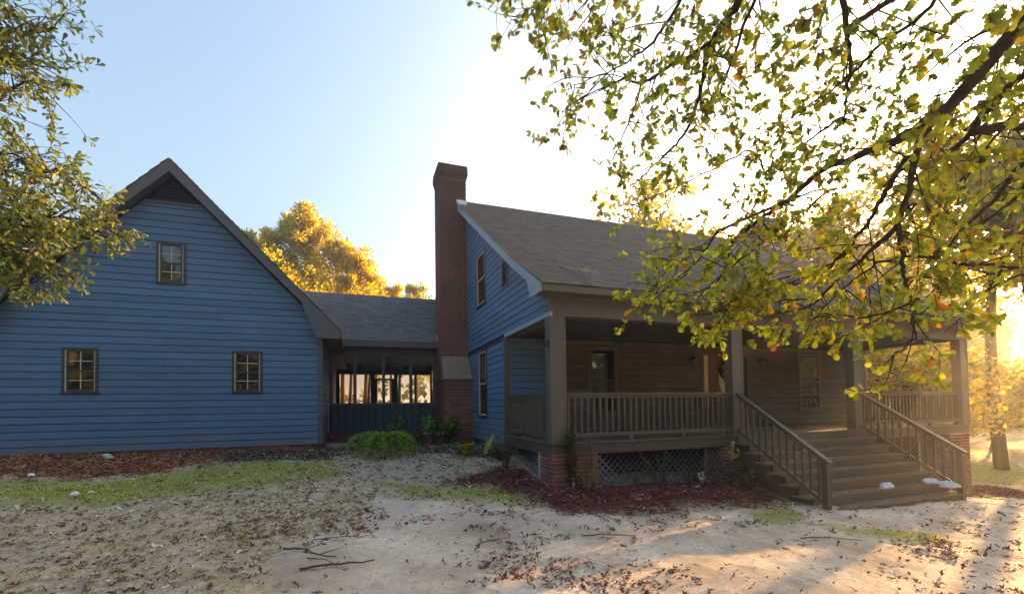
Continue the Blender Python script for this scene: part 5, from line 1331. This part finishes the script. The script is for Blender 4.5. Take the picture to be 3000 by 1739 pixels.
for px, Y, h, rz, m_, lab in ((770, 24, 9.3, 0, HH, "yellow green hardwood just above the garage roof slope"), (850, 25, 8.2, 2, HH, "low yellow hardwood in front of the tallest pine"), (985, 26, 8.6, 1, HH, "golden hardwood low behind the middle of the breezeway roof"), (1085, 27, 7.6, 3, HH, "yellow hardwood low toward the chimney behind the breezeway"), (-60, 26, 12.0, 3, H2, "yellow green hardwood glimpsed left of the garage roof")):
    x = gxat(px, Y); plant_tree(m_, "hardwood_tree", lab, x, Y, (h - G(x, Y)) / 12, rz, "hardwoods behind the house")
RT = [(1880, 22, 15.0, 0, H2), (2010, 24, 15.5, 2, H1), (2130, 21, 13.5, 1, H1), (2350, 16, 14.0, 1, H1), (2470, 14, 13, 4, H2), (2560, 17, 14, 3, H1), (2640, 17, 13.5, 0, H2), (2720, 23, 15, 2, H1),
      (2800, 24, 14.0, 5, H2), (2840, 31, 12, 1, H1), (2900, 36, 13, 3, H2), (2925, 3.6, 12.5, 2, HH), (3040, 3.0, 11.5, 1, HH)]
RLAB = ["leafy hardwood left of the others above the long roof ridge", "tall hardwood above the roof ridge left of the right chimney", "hardwood just left of the right brick chimney", "hardwood just right of the right brick chimney",
        "hardwood over the right end of the porch roof", "second hardwood right of the right chimney, farther back", "hardwood seen through the right end of the porch", "tall hardwood behind the corner column of the porch",
        "hardwood rising right of the corner column", "golden hardwood between the porch corner and the picture edge", "tall hardwood at the far right wood edge", "nearest tree right of the porch with a straight bare trunk",
        "slim trunked hardwood standing at the right picture edge"]
for (px, Y, h, rz, m_), lab in zip(RT, RLAB):
    x = gxat(px, Y); plant_tree(m_, "hardwood_tree", lab, x, Y, (h - G(x, Y)) / (8 if m_ is H5 else 12), rz, "hardwoods in the wood right of the house")
for px, Y, h, lab in ((2560, 6.5, 3.2, "golden sapling seen through the right porch railing"), (2700, 5.0, 2.6, "small yellow sapling behind the right porch railing"), (2890, 8, 2.6, "yellow undergrowth bush right of the porch corner pier"), (2990, 10, 3.0, "yellow bush behind the bare trunk on the right")):
    x = gxat(px, Y); plant_tree(H3, "understory_sapling", lab, x, Y, (h - G(x, Y)) / 5, rnd.random() * 6, "saplings right of the house")
for k, (x, y, h, m_) in enumerate(((-6.4, 32, 15, P1), (-3.9, 27, 12, P3), (-1.6, 36, 15, P3), (-.4, 24, 9, HH))):
    plant_tree(m_, "pine_tree" if m_ is not HH else "hardwood_tree", ["slim trunk seen through the left breezeway screens", "slim trunk seen through the breezeway left of its door", "thin trunk seen through the breezeway screen door", "spreading tree seen through the right breezeway screen"][k], x, y, h / (17 if m_ is not HH else 12), k, "trees seen through the breezeway")
# distant wood edge all round, so that the horizon is closed by trees
def treeline():
    caz = math.radians(19.38)
    n = 46000
    a = NR.random(n) * 2 * np.pi
    back = np.cos(a - math.pi) > .3
    rr = np.where(back, 34, 62) + 26 * NR.random(n); hmax = 9 + 5 * np.sin(a * 9) + 3 * np.sin(a * 23 + 1) + 3 * np.sin(a * 51)
    hmax = hmax + 3 * back
    front = np.abs(a - SUN_AZ) < math.radians(11)
    z = -2.2 + np.maximum(hmax, 3) * NR.random(n) ** .8
    keep = ~(front & (z > 1.5 + 2 * NR.random(n)))
    gap = (a > math.radians(-10)) & (a < math.radians(14)) | (a > math.radians(352))
    keep &= ~(gap & (NR.random(n) < .85))
    P = np.stack([np.sin(a) * rr, np.cos(a) * rr, z], 1)[keep]; m = len(P)
    s = .7 + .7 * NR.random(m)
    V, F, t = scatter(QUAD_V, QUAD_F, P, rdir(m), rdir(m), s, tints(m, [(.10, .12, .025), (.16, .15, .03), (.06, .08, .02)], (3, 2, 2)))
    tag(link("distant_woods", npmesh("distant_woods", V, F, M_FARL, False, t)), "distant mixed wood closing the view behind the house", "woods", kind='stuff')
treeline()


# ================================================================== evening haze
hm, nt, b = newmat("haze_air")
nt.nodes.remove(b)
pv = N_(nt, "ShaderNodeVolumePrincipled"); pv.inputs['Density'].default_value = .0023; pv.inputs['Anisotropy'].default_value = .7; pv.inputs['Color'].default_value = (.95, .93, .9, 1)
nt.links.new(pv.outputs[0], nt.nodes["Material Output"].inputs['Volume'])
tag(MB().box(-960, 960, -960, 960, -12, 22).build("haze", hm), "thin golden evening haze over the yard", "haze", kind='stuff')
